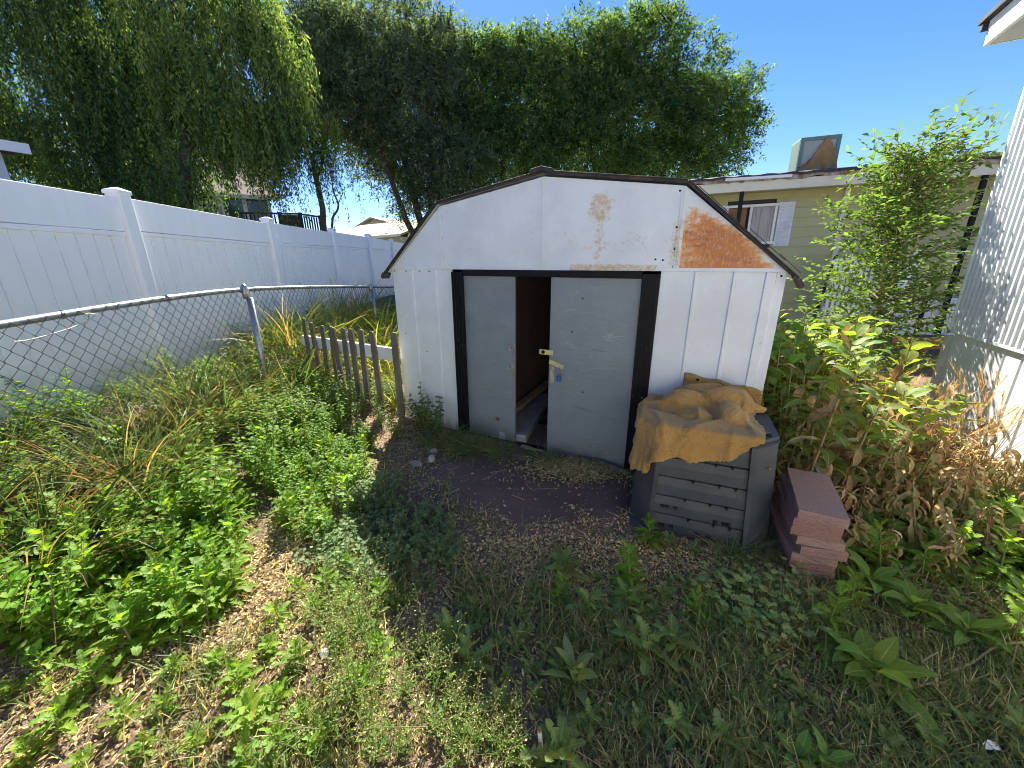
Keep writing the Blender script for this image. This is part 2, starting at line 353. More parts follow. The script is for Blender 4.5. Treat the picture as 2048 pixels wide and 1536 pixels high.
M['ribbed'] = simple('ribbed_white_metal', (.56, .58, .575), (.48, .50, .49), 2, .45, bump=.05, lo=.5, hi=.85)
M['soffit'] = simple('pale_soffit', (.52, .51, .47), (.42, .41, .38), 5, .8)
M['brickred'] = simple('red_board', (.33, .12, .07), (.25, .09, .05), 9, .8)
M['greyside'] = simple('grey_siding', (.46, .46, .48), (.40, .40, .42), 2, .7)
M['brownroof'] = simple('brown_roof', (.15, .10, .09), (.09, .065, .06), 5, .9, bump=.5, bscale=10)
M['tanroof'] = simple('tan_roof', (.40, .33, .25), (.33, .27, .2), 5, .9)
M['tanwall'] = simple('tan_wall', (.50, .42, .36), None, 2, .8)
M['deck'] = simple('dark_deck_wood', (.028, .026, .03), (.05, .045, .045), 6, .7)
M['stick'] = simple('dry_stick', (.42, .32, .18), (.3, .22, .13), 9, .85, bump=.4)
M['pipe'] = simple('painted_pipe', (.62, .62, .58), (.3, .2, .1), 15, .5, lo=.5, hi=.6)
M['paper'] = simple('white_scrap', (.85, .86, .9), None, 8, .5, bump=0)
# ground
def ground_mat():
    t = NT('soil_and_litter'); o = t.coord(); n1 = t.noise(3, 8, .7, o); n2 = t.noise(45, 6, .75, o); n3 = t.noise(140, 3, .6, o)
    c = t.mix(t.ramp(n2, [(.3, 0.), (.65, 1.)]), (.14, .09, .07), (.32, .23, .165))
    c = t.mix(t.ramp(n3, [(.55, 0.), (.68, .8)]), c, (.44, .32, .22))
    sep = t.new('ShaderNodeSeparateXYZ'); t.l(o, sep.inputs[0])
    c = t.mix(t.ramp(n1, [(.4, 0.), (.7, .55)]), c, (.06, .055, .035))
    far = t.math('MINIMUM', t.math('MULTIPLY', t.math('MAXIMUM', t.math('SUBTRACT', sep.outputs[1], 4.5), 0.), .3), .8)
    c = t.mix(far, c, t.mix(n2, (.07, .10, .03), (.22, .2, .09)))
    t.base(c); t.rough(.95); t.p.inputs['Specular IOR Level'].default_value = .1
    t.bump(t.math('ADD', n2, t.math('MULTIPLY', n3, .5)), 1., .02); return t.m
M['ground'] = ground_mat()
M['concrete'] = simple('pale_concrete', (.50, .48, .44), (.42, .40, .37), 2, .9, bump=.2)
# ------------------------------------------------------------------ ground: one sheet to the horizon
def build_ground():
    n = 420
    t = np.linspace(-1, 1, n); k = 5.6
    gx = np.sinh(t * k) / math.sinh(k) * 420; gy = np.sinh(t * k) / math.sinh(k) * 420 + 2.2
    X, Y = np.meshgrid(gx, gy); Z = gz(X, Y)
    V = np.stack([X, Y, Z], -1).reshape(-1, 3)
    i = np.arange(n - 1); I, J = np.meshgrid(i, i); a = (J * n + I).ravel()
    Q = np.stack([a, a + 1, a + n + 1, a + n], -1)
    tag(link(quad_mesh('ground', V, Q, M['ground'], smooth_=True), 'ground'), kind='structure')
build_ground()

# unseen paving and white house added behind the camera, bouncing sun onto the shed
m = MB(); m.box((0, -3.0, .03), (13, 4.4, .06)); tag(m.build('added_patio', M['concrete'], bevel=.01), kind='structure')
hb = empty('added_white_house', (0, -5.3, 0), 0, 'unseen white lap sided house added behind the camera to bounce sun onto the shed front', 'house')
m = MB(); z = .06
while z < 3.0:
    m.add([(-7, .03, z), (7, .03, z), (7, .008, z + .2), (-7, .008, z + .2)], [(3, 2, 1, 0)]); m.box((0, -.1, z + .1), (14, .18, .199)); z += .2
m.build('siding_wall', M['whitetrim'], hb, fixn=False)
m = MB(); m.prism([(-7.3, .3, 3.06), (-7.3, -4, 4.3), (-7.3, -8, 3.06)], (14.6, 0, 0)); m.build('roof', M['shingle'], hb)
for x in (-3.4, 2.9):
    m = MB()
    for (cx, cz, a, b) in ((x, 2.2, 1.5, .07), (x, 1.1, 1.5, .07), (x - .72, 1.65, .07, 1.03), (x + .72, 1.65, .07, 1.03), (x, 1.65, .05, 1.03)): m.box((cx, .05, cz), (a, .06, b))
    wf = m.build('window', M['whitetrim'], hb); m = MB(); m.box((x, .035, 1.65), (1.4, .01, 1.05)); m.build('pane', M['glassdark'], wf)

# ------------------------------------------------------------------ metal shed
SY = -0.5004
shed = empty('metal_shed', (.2218, 3.0246, 0), 0, 'low white metal shed with a gambrel roof, black door frame and rust on its gable', 'shed')
shed.matrix_world = Matrix.Translation((.2218, 3.0246, 0)) @ Matrix.Rotation(SY, 4, 'Z') @ Matrix.Rotation(0.0227, 4, 'Y')
SHM = shed.matrix_world.copy()
def S(u, v, w_): return SHM @ Vector((u, v, w_))
WD, HW, HB, HP, BR, DP = 1.525, 1.5, 1.99, 2.125, .93, 2.44
def wall_panel(name, x0, x1, ribs, label=None):
    m = MB(); m.box(((x0 + x1) / 2, .006, HW / 2 - .03), (x1 - x0, .012, HW + .06))
    for r, wd in ribs:   # raised trapezoid ribs pressed in the sheet
        a, b, z0, z1, p = r - wd / 2, r + wd / 2, -.05, HW - .004, -.011
        for (q0, q1, q2, q3) in (((a, 0), (a + .006, p), (b - .006, p), (b, 0)),):
            poly = [(q0[0], .002, z0), (q1[0], q1[1], z0), (q2[0], q2[1], z0), (q3[0], .002, z0)]
            m.prism(poly, (0, 0, z1 - z0))
    o = m.build(name, M['shed'], shed, bevel=.002); return tag(o, label)
wall_panel('wall_panel', -WD, -.842, [(-1.29, .035), (-1.03, .045)])
wall_panel('wall_panel', .842, WD, [(1.055, .03), (1.267, .028), (1.45, .06)])
# gable of four sheets, 8 mm proud of the wall sheets
def gable(x0, x1, z0, z1, mat, lab=None):
    m = MB(); m.prism([(x0, -.010, HW), (x1, -.010, HW), (x1, -.010, z1), (x0, -.010, z0)] if abs(z0 - HW) > .01 and abs(z1 - HW) > .01 else
                      ([(x0, -.010, HW), (x1, -.010, HW), (x1, -.010, z1)] if abs(z0 - HW) <= .01 else [(x0, -.010, HW), (x1, -.010, HW), (x0, -.010, z0)]), (0, .012, 0))
    return tag(m.build('gable_panel', mat, shed), lab)
gable(-WD, -BR, HW, HB, M['shed']); gable(-BR, 0, HB, HP, M['shed'])
gable(0, BR, HP, HB, M['shed_stain'], 'gable sheet with pale orange rust speckles'); gable(BR, WD, HB, HW, M['shed_heavy'], 'heavily rusted corner sheet of the gable')
for x, zt in ((-BR, HB), (0, HP), (BR, HB)):
    m = MB(); m.box((x, -.0135, (HW + zt) / 2), (.034, .006, zt - HW - .03)); m.box((x, -.017, (HW + zt) / 2), (.005, .006, zt - HW - .03)); m.build('seam_strip', M['shed'] if x <= 0 else M['shed_stain'], shed, bevel=.0015)
m = MB(); m.box((0, -.012, HW + .008), (2 * WD - .01, .006, .022)); m.build('gable_flange', M['shed_stain'], shed, bevel=.002)
# side and back walls
m = MB()
m.box((-WD + .006, DP / 2 + .01, HW / 2 - .03), (.012, DP - .02, HW + .06))
for k in range(9): m.box((-WD - .006, .2 + k * .26, HW / 2 - .03), (.012, .035, HW + .04))
m.build('side_wall', M['shed'], shed)
m = MB(); m.box((WD - .006, DP / 2 + .01, HW / 2 - .03), (.012, DP - .02, HW + .06))
for k in range(9): m.box((WD + .006, .2 + k * .26, HW / 2 - .03), (.012, .035, HW + .04))
m.build('side_wall', M['shed'], shed)
m = MB(); m.prism([(-WD, DP, -.06), (WD, DP, -.06), (WD, DP, HW), (BR, DP, HB), (0, DP, HP), (-BR, DP, HB), (-WD, DP, HW)], (0, .012, 0)); m.build('back_wall', M['shed'], shed)
# roof shell with overhang, dark worn edge and ridge cap
prof = [(-1.585, 1.452), (-BR - .01, HB + .018), (0, HP + .022), (BR + .01, HB + .018), (1.585, 1.452)]
def profile_strip(m, y0, y1, lo, hi, ext=0):
    for (a, b) in zip(prof[:-1], prof[1:]):
        d = Vector((b[0] - a[0], 0, b[1] - a[1])).normalized(); nn = Vector((-d.z, 0, d.x))
        A = Vector((a[0], y0, a[1])); B = Vector((b[0], y0, b[1]))
        m.prism([A + nn * lo, B + nn * lo, B + nn * hi, A + nn * hi], (0, y1 - y0, 0))
m = MB(); profile_strip(m, -.03, DP + .05, 0, .010)
m.build('roof', M['shed'], shed)
m = MB(); profile_strip(m, -.046, -.0305, -.008, .010); m.build('roof_edge', M['rooftrim'], shed, bevel=.003)
m = MB(); profile_strip(m, -.056, -.0465, .006, .013); m.build('edge_flashing', M['rooftrim'], shed, bevel=.002)
m = MB(); m.prism([(-.085, -.07, HP + .016), (0, -.07, HP + .028), (.085, -.07, HP + .010), (.085, -.07, HP + .034), (0, -.07, HP + .056), (-.085, -.07, HP + .042)], (0, DP + .1, 0)); m.build('ridge_cap', M['rooftrim'], shed, bevel=.003)
for sx in (-1, 1):
    m = MB(); m.box((sx * 1.585, -.03, 1.44), (.03, .09, .055), Matrix.Rotation(sx * -.5, 3, 'Y')); m.box((sx * 1.565, -.055, 1.462), (.05, .035, .02), Matrix.Rotation(sx * .75, 3, 'Y')); m.build('eave_cap', M['rooftrim'], shed, bevel=.004)
# thin loose flashing peeling from the right slope
for k, (t0, l_) in enumerate(((.10, .35), (.55, .3), (.8, .18))):
    a = Vector((BR + .01 + (1.585 - BR) * t0, -.045, HB + .04 - (HB - 1.452) * t0)); b = Vector((BR + .01 + (1.585 - BR) * min(1, t0 + l_), -.05, HB + .03 - (HB - 1.452) * min(1, t0 + l_)))
    m = MB(); m.bar(a, b, .03, .003, mi=0); m.build('loose_flashing', M['rooftrim'], shed)
# door frame
for sx in (-1, 1):
    m = MB(); cx = sx * .785
    m.box((cx, -.006, HW / 2 - .035), (.114, .02, HW + .03 - .002))
    for q in (-.045, -.018, .012, .043): m.box((cx + q, -.020, HW / 2 - .035), (.012, .010, HW + .02))
    m.build('door_jamb', M['black'], shed, bevel=.002)
m = MB(); m.box((0, -.004, 1.472), (1.454, .03, .05)); m.box((0, -.024, 1.489), (1.454, .012, .012)); m.box((0, -.022, 1.455), (1.454, .008, .008)); m.build('door_header', M['black'], shed, bevel=.002)
m = MB(); m.box((0, .03, -.015), (1.454, .07, .03)); m.build('door_sill', M['black'], shed)
def door(x0, x1, v, name='sliding_door', lab=None):
    m = MB(); m.box(((x0 + x1) / 2, v, .724), (x1 - x0, .014, 1.452))
    for x in (x0 + .004, x1 - .004): m.box((x, v - .009, .724), (.008, .012, 1.452))
    return tag(m.build(name, M['door'], shed, bevel=.0025), lab)
dl = door(-.745, -.250, .042, lab='left sliding door pushed half open, with two bare lock plates'); dr = door(.070, .745, .016, lab='right sliding door, dull grey and scratched, carrying the hasp')
def part(mb, name, mat, parent, bevel=0, **k): return mb.build(name, mat, parent, bevel=bevel, **k)
m = MB(); m.box((-.29, .028, .862), (.035, .012, .04)); m.tube([(-.29, .02, .862), (-.29, .0, .862)], .013, 10); m.build('lock_boss', M['steel'], dl, bevel=.002)
m = MB(); m.box((-.30, .028, .70), (.05, .010, .04)); m.tube([(-.30, .02, .70), (-.30, .004, .70)], .013, 10); m.build('lock_boss', M['steel'], dl, bevel=.002)
m = MB(); m.box((-.272, .030, .68), (.03, .006, .13)); m.box((-.257, .026, .76), (.006, .012, .3)); m.build('latch_plate', M['steel'], dl, bevel=.001)
m = MB(); m.prism([(-.435 + .022 * math.cos(a) * (1 + .2 * math.sin(3 * a)), .0325, .19 + .02 * math.sin(a)) for a in np.linspace(0, 2 * math.pi, 11)[:-1]], (0, .003, 0)); m.build('rust_spot', simple('rust', (.25, .07, .03), (.15, .04, .02), 30, .9), dl)
for x, z in ((.25, 1.05), (.36, .585), (.32, 1.3)):
    m = MB(); m.tube([(x, .006, z), (x, .002, z)], .006, 8); m.build('screw', M['black'], dr)
m = MB(); m.box((.045, -.004, .872), (.118, .006, .042)); m.box((.085, -.009, .872), (.03, .006, .036)); m.build('hasp', M['brass'], dr, bevel=.002)
m = MB(); m.tube([(.02, -.008, .872), (.02, -.0065, .872)], .016, 8); m.box((.02, -.0078, .872), (.03, .0012, .02)); m.build('hasp_slot', M['black'], dr)
m = MB(); r_ = Matrix.Rotation(.27, 3, 'Y'); m.box((.135, -.003, .783), (.125, .006, .036), r_); m.box((.155, -.008, .778), (.08, .005, .018), r_); m.build('hasp', M['brass'], dr, bevel=.002)
m = MB(); m.box((.098, .005, .69), (.034, .005, .14)); m.build('latch_plate', M['steel'], dr, bevel=.001)
# scuffs and scratches worn into the right door's paint
rs_ = np.random.RandomState(12)
def strokes(items, name, mat):
    m = MB()
    for (x, z, L_, a, bend, w_) in items:
        pts = [(x + math.cos(a) * L_ * t - math.sin(a) * bend * t * (1 - t) * 4, z + math.sin(a) * L_ * t + math.cos(a) * bend * t * (1 - t) * 4) for t in np.linspace(0, 1, 7)]
        vs = []
        for i, (u, v) in enumerate(pts): k = w_ * math.sin(math.pi * (i + .3) / 6.6); vs += [(u, .0086, v - k), (u, .0086, v + k)]
        m.add(vs, [(2 * i, 2 * i + 1, 2 * i + 3, 2 * i + 2) for i in range(6)])
    return m.build(name, mat, dr, fixn=False)
pale = simple('bare_scratch', (.42, .45, .46), None, 9, .6, bump=0); darkm = simple('dark_scuff', (.13, .15, .165), None, 9, .7, bump=0)
strokes([(.50 + rs_.uniform(-.03, .05), 1.03 + rs_.uniform(-.02, .02), rs_.uniform(.03, .11), rs_.uniform(-.5, .9), rs_.uniform(-.01, .015), .0012) for _ in range(16)], 'scratches', pale)
strokes([(.16, 1.20, .16, .05, .01, .0012), (.18, 1.19, .10, .3, .01, .001), (.14, .96, .17, -.25, .015, .0015), (.16, .98, .13, -.35, .01, .001), (.2, .93, .12, -.2, .01, .001), (.30, .72, .28, .25, .03, .0009), (.25, .8, .1, .1, .0, .001), (.12, 1.12, .06, .9, 0, .001), (.30, .88, .05, -1., .0, .001), (.22, 1.30, .1, .5, .01, .0009)] + [(rs_.uniform(.1, .6), rs_.uniform(.1, 1.3), rs_.uniform(.02, .08), rs_.uniform(-.6, .6), rs_.uniform(-.01, .01), .0007) for _ in range(26)], 'scratches', pale)
strokes([(.24, .46, .26, -.14, .006, .003), (.26, .45, .2, -.16, .004, .002), (.5, .41, .16, -.1, .002, .002), (.4, .93, .1, -.05, .0, .002), (.46, .92, .07, .05, 0, .0015), (.38, .70, .2, .0, .002, .001), (.15, 1.37, .03, 1.3, .008, .004)], 'scuffs', darkm)
# rivets along the sheets
rv = MB(); rv.tube([(0, 0, 0), (0, -.004, 0)], [.0065, .0045], 8); rvm = rv.mesh('rivet', M['steel']); rvd = rv.mesh('rivet_dark', M['black'])
for i, (x, z, dk) in enumerate(((.80, 1.57, 1), (.845, 1.565, 1), (.90, 1.965, 1), (.905, 1.76, 1), (.908, 1.63, 1), (.913, 1.525, 1), (1.5, 1.475, 1), (1.064, 1.478, 1), (1.271, 1.478, 1), (1.452, 1.478, 1), (.80, .98, 0), (.805, .62, 0), (.745, .62, 0), (.80, .3, 0),
                  (-.80, .9, 0), (-.75, .85, 0), (-.915, 1.9, 0), (-.915, 1.75, 0), (-.915, 1.58, 0), (-1.5, 1.478, 1), (-1.36, 1.478, 1), (-1.2, 1.478, 1), (-1.09, 1.478, 1), (-1.18, .75, 1), (-1.43, .9, 1), (0, 1.52, 0))):
    o = link(rvd if dk else rvm, 'rivet', shed); o.location = (x, -.0105 if z > 1.5 else (-.016 if abs(x) < .85 else -.0005), z)
# inside of the shed
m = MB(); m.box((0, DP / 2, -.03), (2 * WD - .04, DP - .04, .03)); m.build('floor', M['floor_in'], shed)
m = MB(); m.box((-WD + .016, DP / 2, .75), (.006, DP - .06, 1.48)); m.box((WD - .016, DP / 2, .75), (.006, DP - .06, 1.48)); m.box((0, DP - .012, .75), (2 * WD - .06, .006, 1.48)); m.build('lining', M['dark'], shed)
def in_shed(o): o.matrix_world = SHM @ o.matrix_world; return o
m = MB(); m.box((0, 0, .73), (.02, 1.5, 1.46)); o = m.build('brown_board', M['cardboard'], bevel=.003); o.matrix_world = SHM @ Matrix.Translation((-.59, 1.2, -.01)) @ Matrix.Rotation(-.04, 4, 'Y')
tag(o, 'tall brown board standing inside the dark shed doorway', 'board')
m = MB(); m.box((0, 0, .03), (.07, 1.25, .05)); o = m.build('wooden_beam', M['lumber'], bevel=.004); o.matrix_world = SHM @ Matrix.Translation((-.50, .95, .105)) @ Matrix.Rotation(.02, 4, 'Z') @ Matrix.Rotation(.03, 4, 'X')
tag(o, 'pale timber beam lying inside the shed against the brown board', 'beam')
m = MB(); m.box((0, .62, .04), (.26, 1.2, .075)); o = m.build('foam_slab', M['foam'], bevel=.006); o.matrix_world = SHM @ Matrix.Translation((-.285, .03, -.01)) @ Matrix.Rotation(.20, 4, 'Z')
tag(o, 'long grey foam slab lying on the floor just inside the open shed door', 'slab')
m = MB(); m.box((0, 0, .015), (.30, .045, .03)); o = m.build('threshold_plank', M['lumber'], bevel=.003); o.matrix_world = SHM @ Matrix.Translation((-.02, -.03, -.02)) @ Matrix.Rotation(-.12, 4, 'Z')
tag(o, 'short raw wooden plank lying at the threshold of the shed', 'plank')
# padlock
pl = empty('padlock', S(.165, -.022, .70), SY, 'small blue padlock hanging closed from the lower hasp of the right shed door', 'padlock')
m = MB(); m.box((0, 0, -.028), (.036, .018, .044)); m.build('lock_body', M['blue'], pl, bevel=.004)
m = MB(); m.tube([(-.013, 0, -.01)] + [(-.013 * math.cos(a), 0, .055 + .013 * math.sin(a)) for a in np.linspace(0, math.pi, 9)] + [(.013, 0, -.01)], .0032, 8); m.build('shackle', M['steel'], pl)

# ------------------------------------------------------------------ slab before the door
rng = random.Random(5)
cs = [on_ground(*p) for p in ((800, 985), (850, 935), (920, 905), (1010, 893), (1090, 905), (1180, 930), (1262, 955), (1285, 1000), (1262, 1045), (1200, 1055), (1130, 1082), (1060, 1070), (960, 1030), (870, 1015))]
c0 = sum(cs) / len(cs); top = []; 
for i in range(len(cs)):
    a, b = cs[i], cs[(i + 1) % len(cs)]
    for t in (0, .33, .66):
        p = a + (b - a) * t + np.array([rng.uniform(-.015, .015), rng.uniform(-.015, .015), 0]); top.append(p)
m = MB(); n_ = len(top); rings = [1.0, .97, .8, .6, .4, .2]; vs = []
for k, s_ in enumerate(rings):
    for p in top:
        q = c0 + (p - c0) * s_; z = float(gz(q[0], q[1])) + (.016 if k else -.01) + .004 * math.sin(q[0] * 9) * math.cos(q[1] * 7); vs.append((q[0], q[1], z))
vs.append((c0[0], c0[1], float(gz(c0[0], c0[1])) + .016))
fs = [(k * n_ + i, k * n_ + (i + 1) % n_, (k + 1) * n_ + (i + 1) % n_, (k + 1) * n_ + i) for k in range(len(rings) - 1) for i in range(n_)] + [((len(rings) - 1) * n_ + i, (len(rings) - 1) * n_ + (i + 1) % n_, len(vs) - 1) for i in range(n_)]
m.add(vs, fs, smooth_=True); tag(m.build('stone_slab', M['slab']), 'flat dark reddish slab lying on the ground in front of the shed door', 'slab')
SLAB = np.array([p[:2] for p in cs])
def inside(poly, x, y):
    x = np.asarray(x); y = np.asarray(y); c = np.zeros(x.shape, bool); n = len(poly)
    for i in range(n):
        (x1, y1), (x2, y2) = poly[i][:2], poly[(i + 1) % n][:2]
        c ^= ((y1 > y) != (y2 > y)) & (x < (x2 - x1) * (y - y1) / (y2 - y1 + 1e-12) + x1)
    return c
# rocks beside the slab
def rock(px, py, sx, sy, sz, mat, lab, seed):
    import bmesh
    bm = bmesh.new(); bmesh.ops.create_icosphere(bm, subdivisions=3, radius=1); r = random.Random(seed)
    offs = [(Vector((r.gauss(0, 1), r.gauss(0, 1), r.gauss(0, 1))).normalized(), r.uniform(.72, .95)) for _ in range(9)]
    for v in bm.verts:
        for d, k in offs:
            e = v.co.dot(d) - k
            if e > 0: v.co -= d * e * .8
        v.co = Vector((v.co.x * sx, v.co.y * sy, v.co.z * sz))
    me = bpy.data.meshes.new('rock'); bm.to_mesh(me); bm.free(); me.materials.append(mat)
    for f in me.polygons: f.use_smooth = True
    o = link(me, 'rock'); p = on_ground(px, py); o.location = (p[0], p[1], p[2] + sz * .5); o.rotation_euler = (.1, .05, r.uniform(0, 3)); tag(o, lab, 'rock')
rock(863, 920, .065, .035, .026, M['rock_pale'], 'pale tan oval stone at the left edge of the reddish slab', 1)
rock(833, 930, .075, .045, .022, M['rock_grey'], 'flat reddish grey stone left of the pale oval stone', 2)
rock(868, 905, .04, .03, .03, M['rock_grey'], 'small bluish grey stone just behind the pale oval stone', 3)

# ------------------------------------------------------------------ compost bin
BY = -.42
bin_ = empty('compost_bin', (1.145, 2.115, -.03), BY, 'dark grey plastic compost bin with slatted sides under the mustard cloth', 'compost bin')
BM = Matrix.Translation((1.145, 2.115, -.03)) @ Matrix.Rotation(BY, 4, 'Z')
def octo(hw, hd, ch, z): return [(-hw + ch, -hd, z), (hw - ch, -hd, z), (hw, -hd + ch, z), (hw, hd - ch, z), (hw - ch, hd, z), (-hw + ch, hd, z), (-hw, hd - ch, z), (-hw, -hd + ch, z)]
HB_ = .66
def ring(z, k=0): 
    t = z / HB_; return .365 - .032 * t + k, .285 - .024 * t + k
def bpanel(side):   # four sides built of overlapping bowed planks
    m = MB(); nb = 5
    for i in range(nb):
        z0 = .02 + i * .122; z1 = z0 + .128
        for kk in range(14):
            pass
        a0, d0 = ring(z0, -.008); a1, d1 = ring(z1, -.022); ch = .105
        seg = 15; prs = []
        L0 = (a0 if side in (0, 2) else d0) - ch; L1 = (a1 if side in (0, 2) else d1) - ch
        D0 = d0 if side in (0, 2) else a0; D1 = d1 if side in (0, 2) else a1
        rows = [(0, -.006), (.06, .0), (.5, .004), (.88, .0), (.93, -.012), (1, -.014)]
        vs = []
        for (t, o_) in rows:
            z = z0 + (z1 - z0) * t
            for j in range(seg + 1):
                s_ = -1 + 2 * j / seg; Lx = L0 + (L1 - L0) * t; Dx = D0 + (D1 - D0) * t + o_ + .0010 * math.sin(j * 1.1 + i * 1.7)
                vs.append((s_ * Lx, -Dx, z))
        fs = [(r * (seg + 1) + j, r * (seg + 1) + j + 1, (r + 1) * (seg + 1) + j + 1, (r + 1) * (seg + 1) + j) for r in range(len(rows) - 1) for j in range(seg)]
        rot = Matrix.Rotation(side * math.pi / 2, 3, 'Z'); m.add([rot @ Vector(v) for v in vs], fs)
    o = m.build('side_panel', M['plastic'], bin_, fixn=False); md = o.modifiers.new('s', 'SOLIDIFY'); md.thickness = .006; md.offset = -1
    return o
pans = [bpanel(k) for k in range(4)]
vm = MB(); vm.box((0, 0, 0), (.0055, .012, .017)); vme = vm.mesh('vent_slot', M['black'])   # vent slots on the front
for (x, z) in [(x, .20) for x in (-.19, -.178, -.166, -.154, -.12, -.108)] + [(x, .165) for x in (.09, .102, .13, .142, .154, .166)] + [(x, .075) for x in (-.19, -.178, -.166, -.13, -.118)] + [(x, .06) for x in (.0, .012, .024, .06, .072)]:
    o = link(vme, 'vent_slot', pans[0]); o.location = (x, -.286 + .024 * z / HB_, z)
m = MB()   # step ribs with small notches
for i in range(1, 5):
    for x in (-.07, .06, .14):
        m.box((x + .03 * (i % 2), -.280 + .005 * i, .02 + i * .122 - .004), (.012, .01, .016))
m.build('clips', M['black'], pans[0])
for (sx, sy) in ((-1, -1), (1, -1), (1, 1), (-1, 1)):
    m = MB(); ch = .105; vs = []
    for z in (0, .03, HB_ - .02, HB_):
        a, d = ring(z, .006 if z in (0, HB_) else .0)
        if z == 0: a += .01; d += .01
        for (x, y) in ((a - ch - .02, d), (a - ch, d), (a - ch * .62, d - ch * .33), (a - ch * .36, d - ch * .6), (a, d - ch), (a, d - ch - .02)):
            vs.append((sx * x, sy * y, z))
    fs = [(r * 6 + j, r * 6 + j + 1, (r + 1) * 6 + j + 1, (r + 1) * 6 + j) for r in range(3) for j in range(5)]
    m.add(vs, fs); o = m.build('corner_post', M['plastic'], bin_); md = o.modifiers.new('s', 'SOLIDIFY'); md.thickness = .02; md.offset = 0 if sx * sy > 0 else 0
m = MB(); a, d = ring(HB_); m.prism(octo(a + .008, d + .008, .10, HB_), (0, 0, .022)); m.prism(octo(a - .03, d - .03, .08, HB_ + .022), (0, 0, .012)); o = m.build('lid', M['plastic'], bin_, bevel=.005)
m = MB(); m.box((.29, -.15, HB_ + .026), (.02, .09, .006)); m.build('lid_slot', M['black'], o)
for z in (.09, .52):
    m = MB(); m.tube([(.305, -.225, z), (.312, -.232, z)], .006, 8); m.build('bolt', M['steel'] if z < .2 else simple('rust_bolt', (.3, .1, .05), None, 9, .8, bump=0), bin_)
bb = MB(); a, d = ring(.3); bb.prism(octo(a - .04, d - .04, .09, .0), (0, 0, .64)); bb.build('inner_liner', M['dark'], bin_)

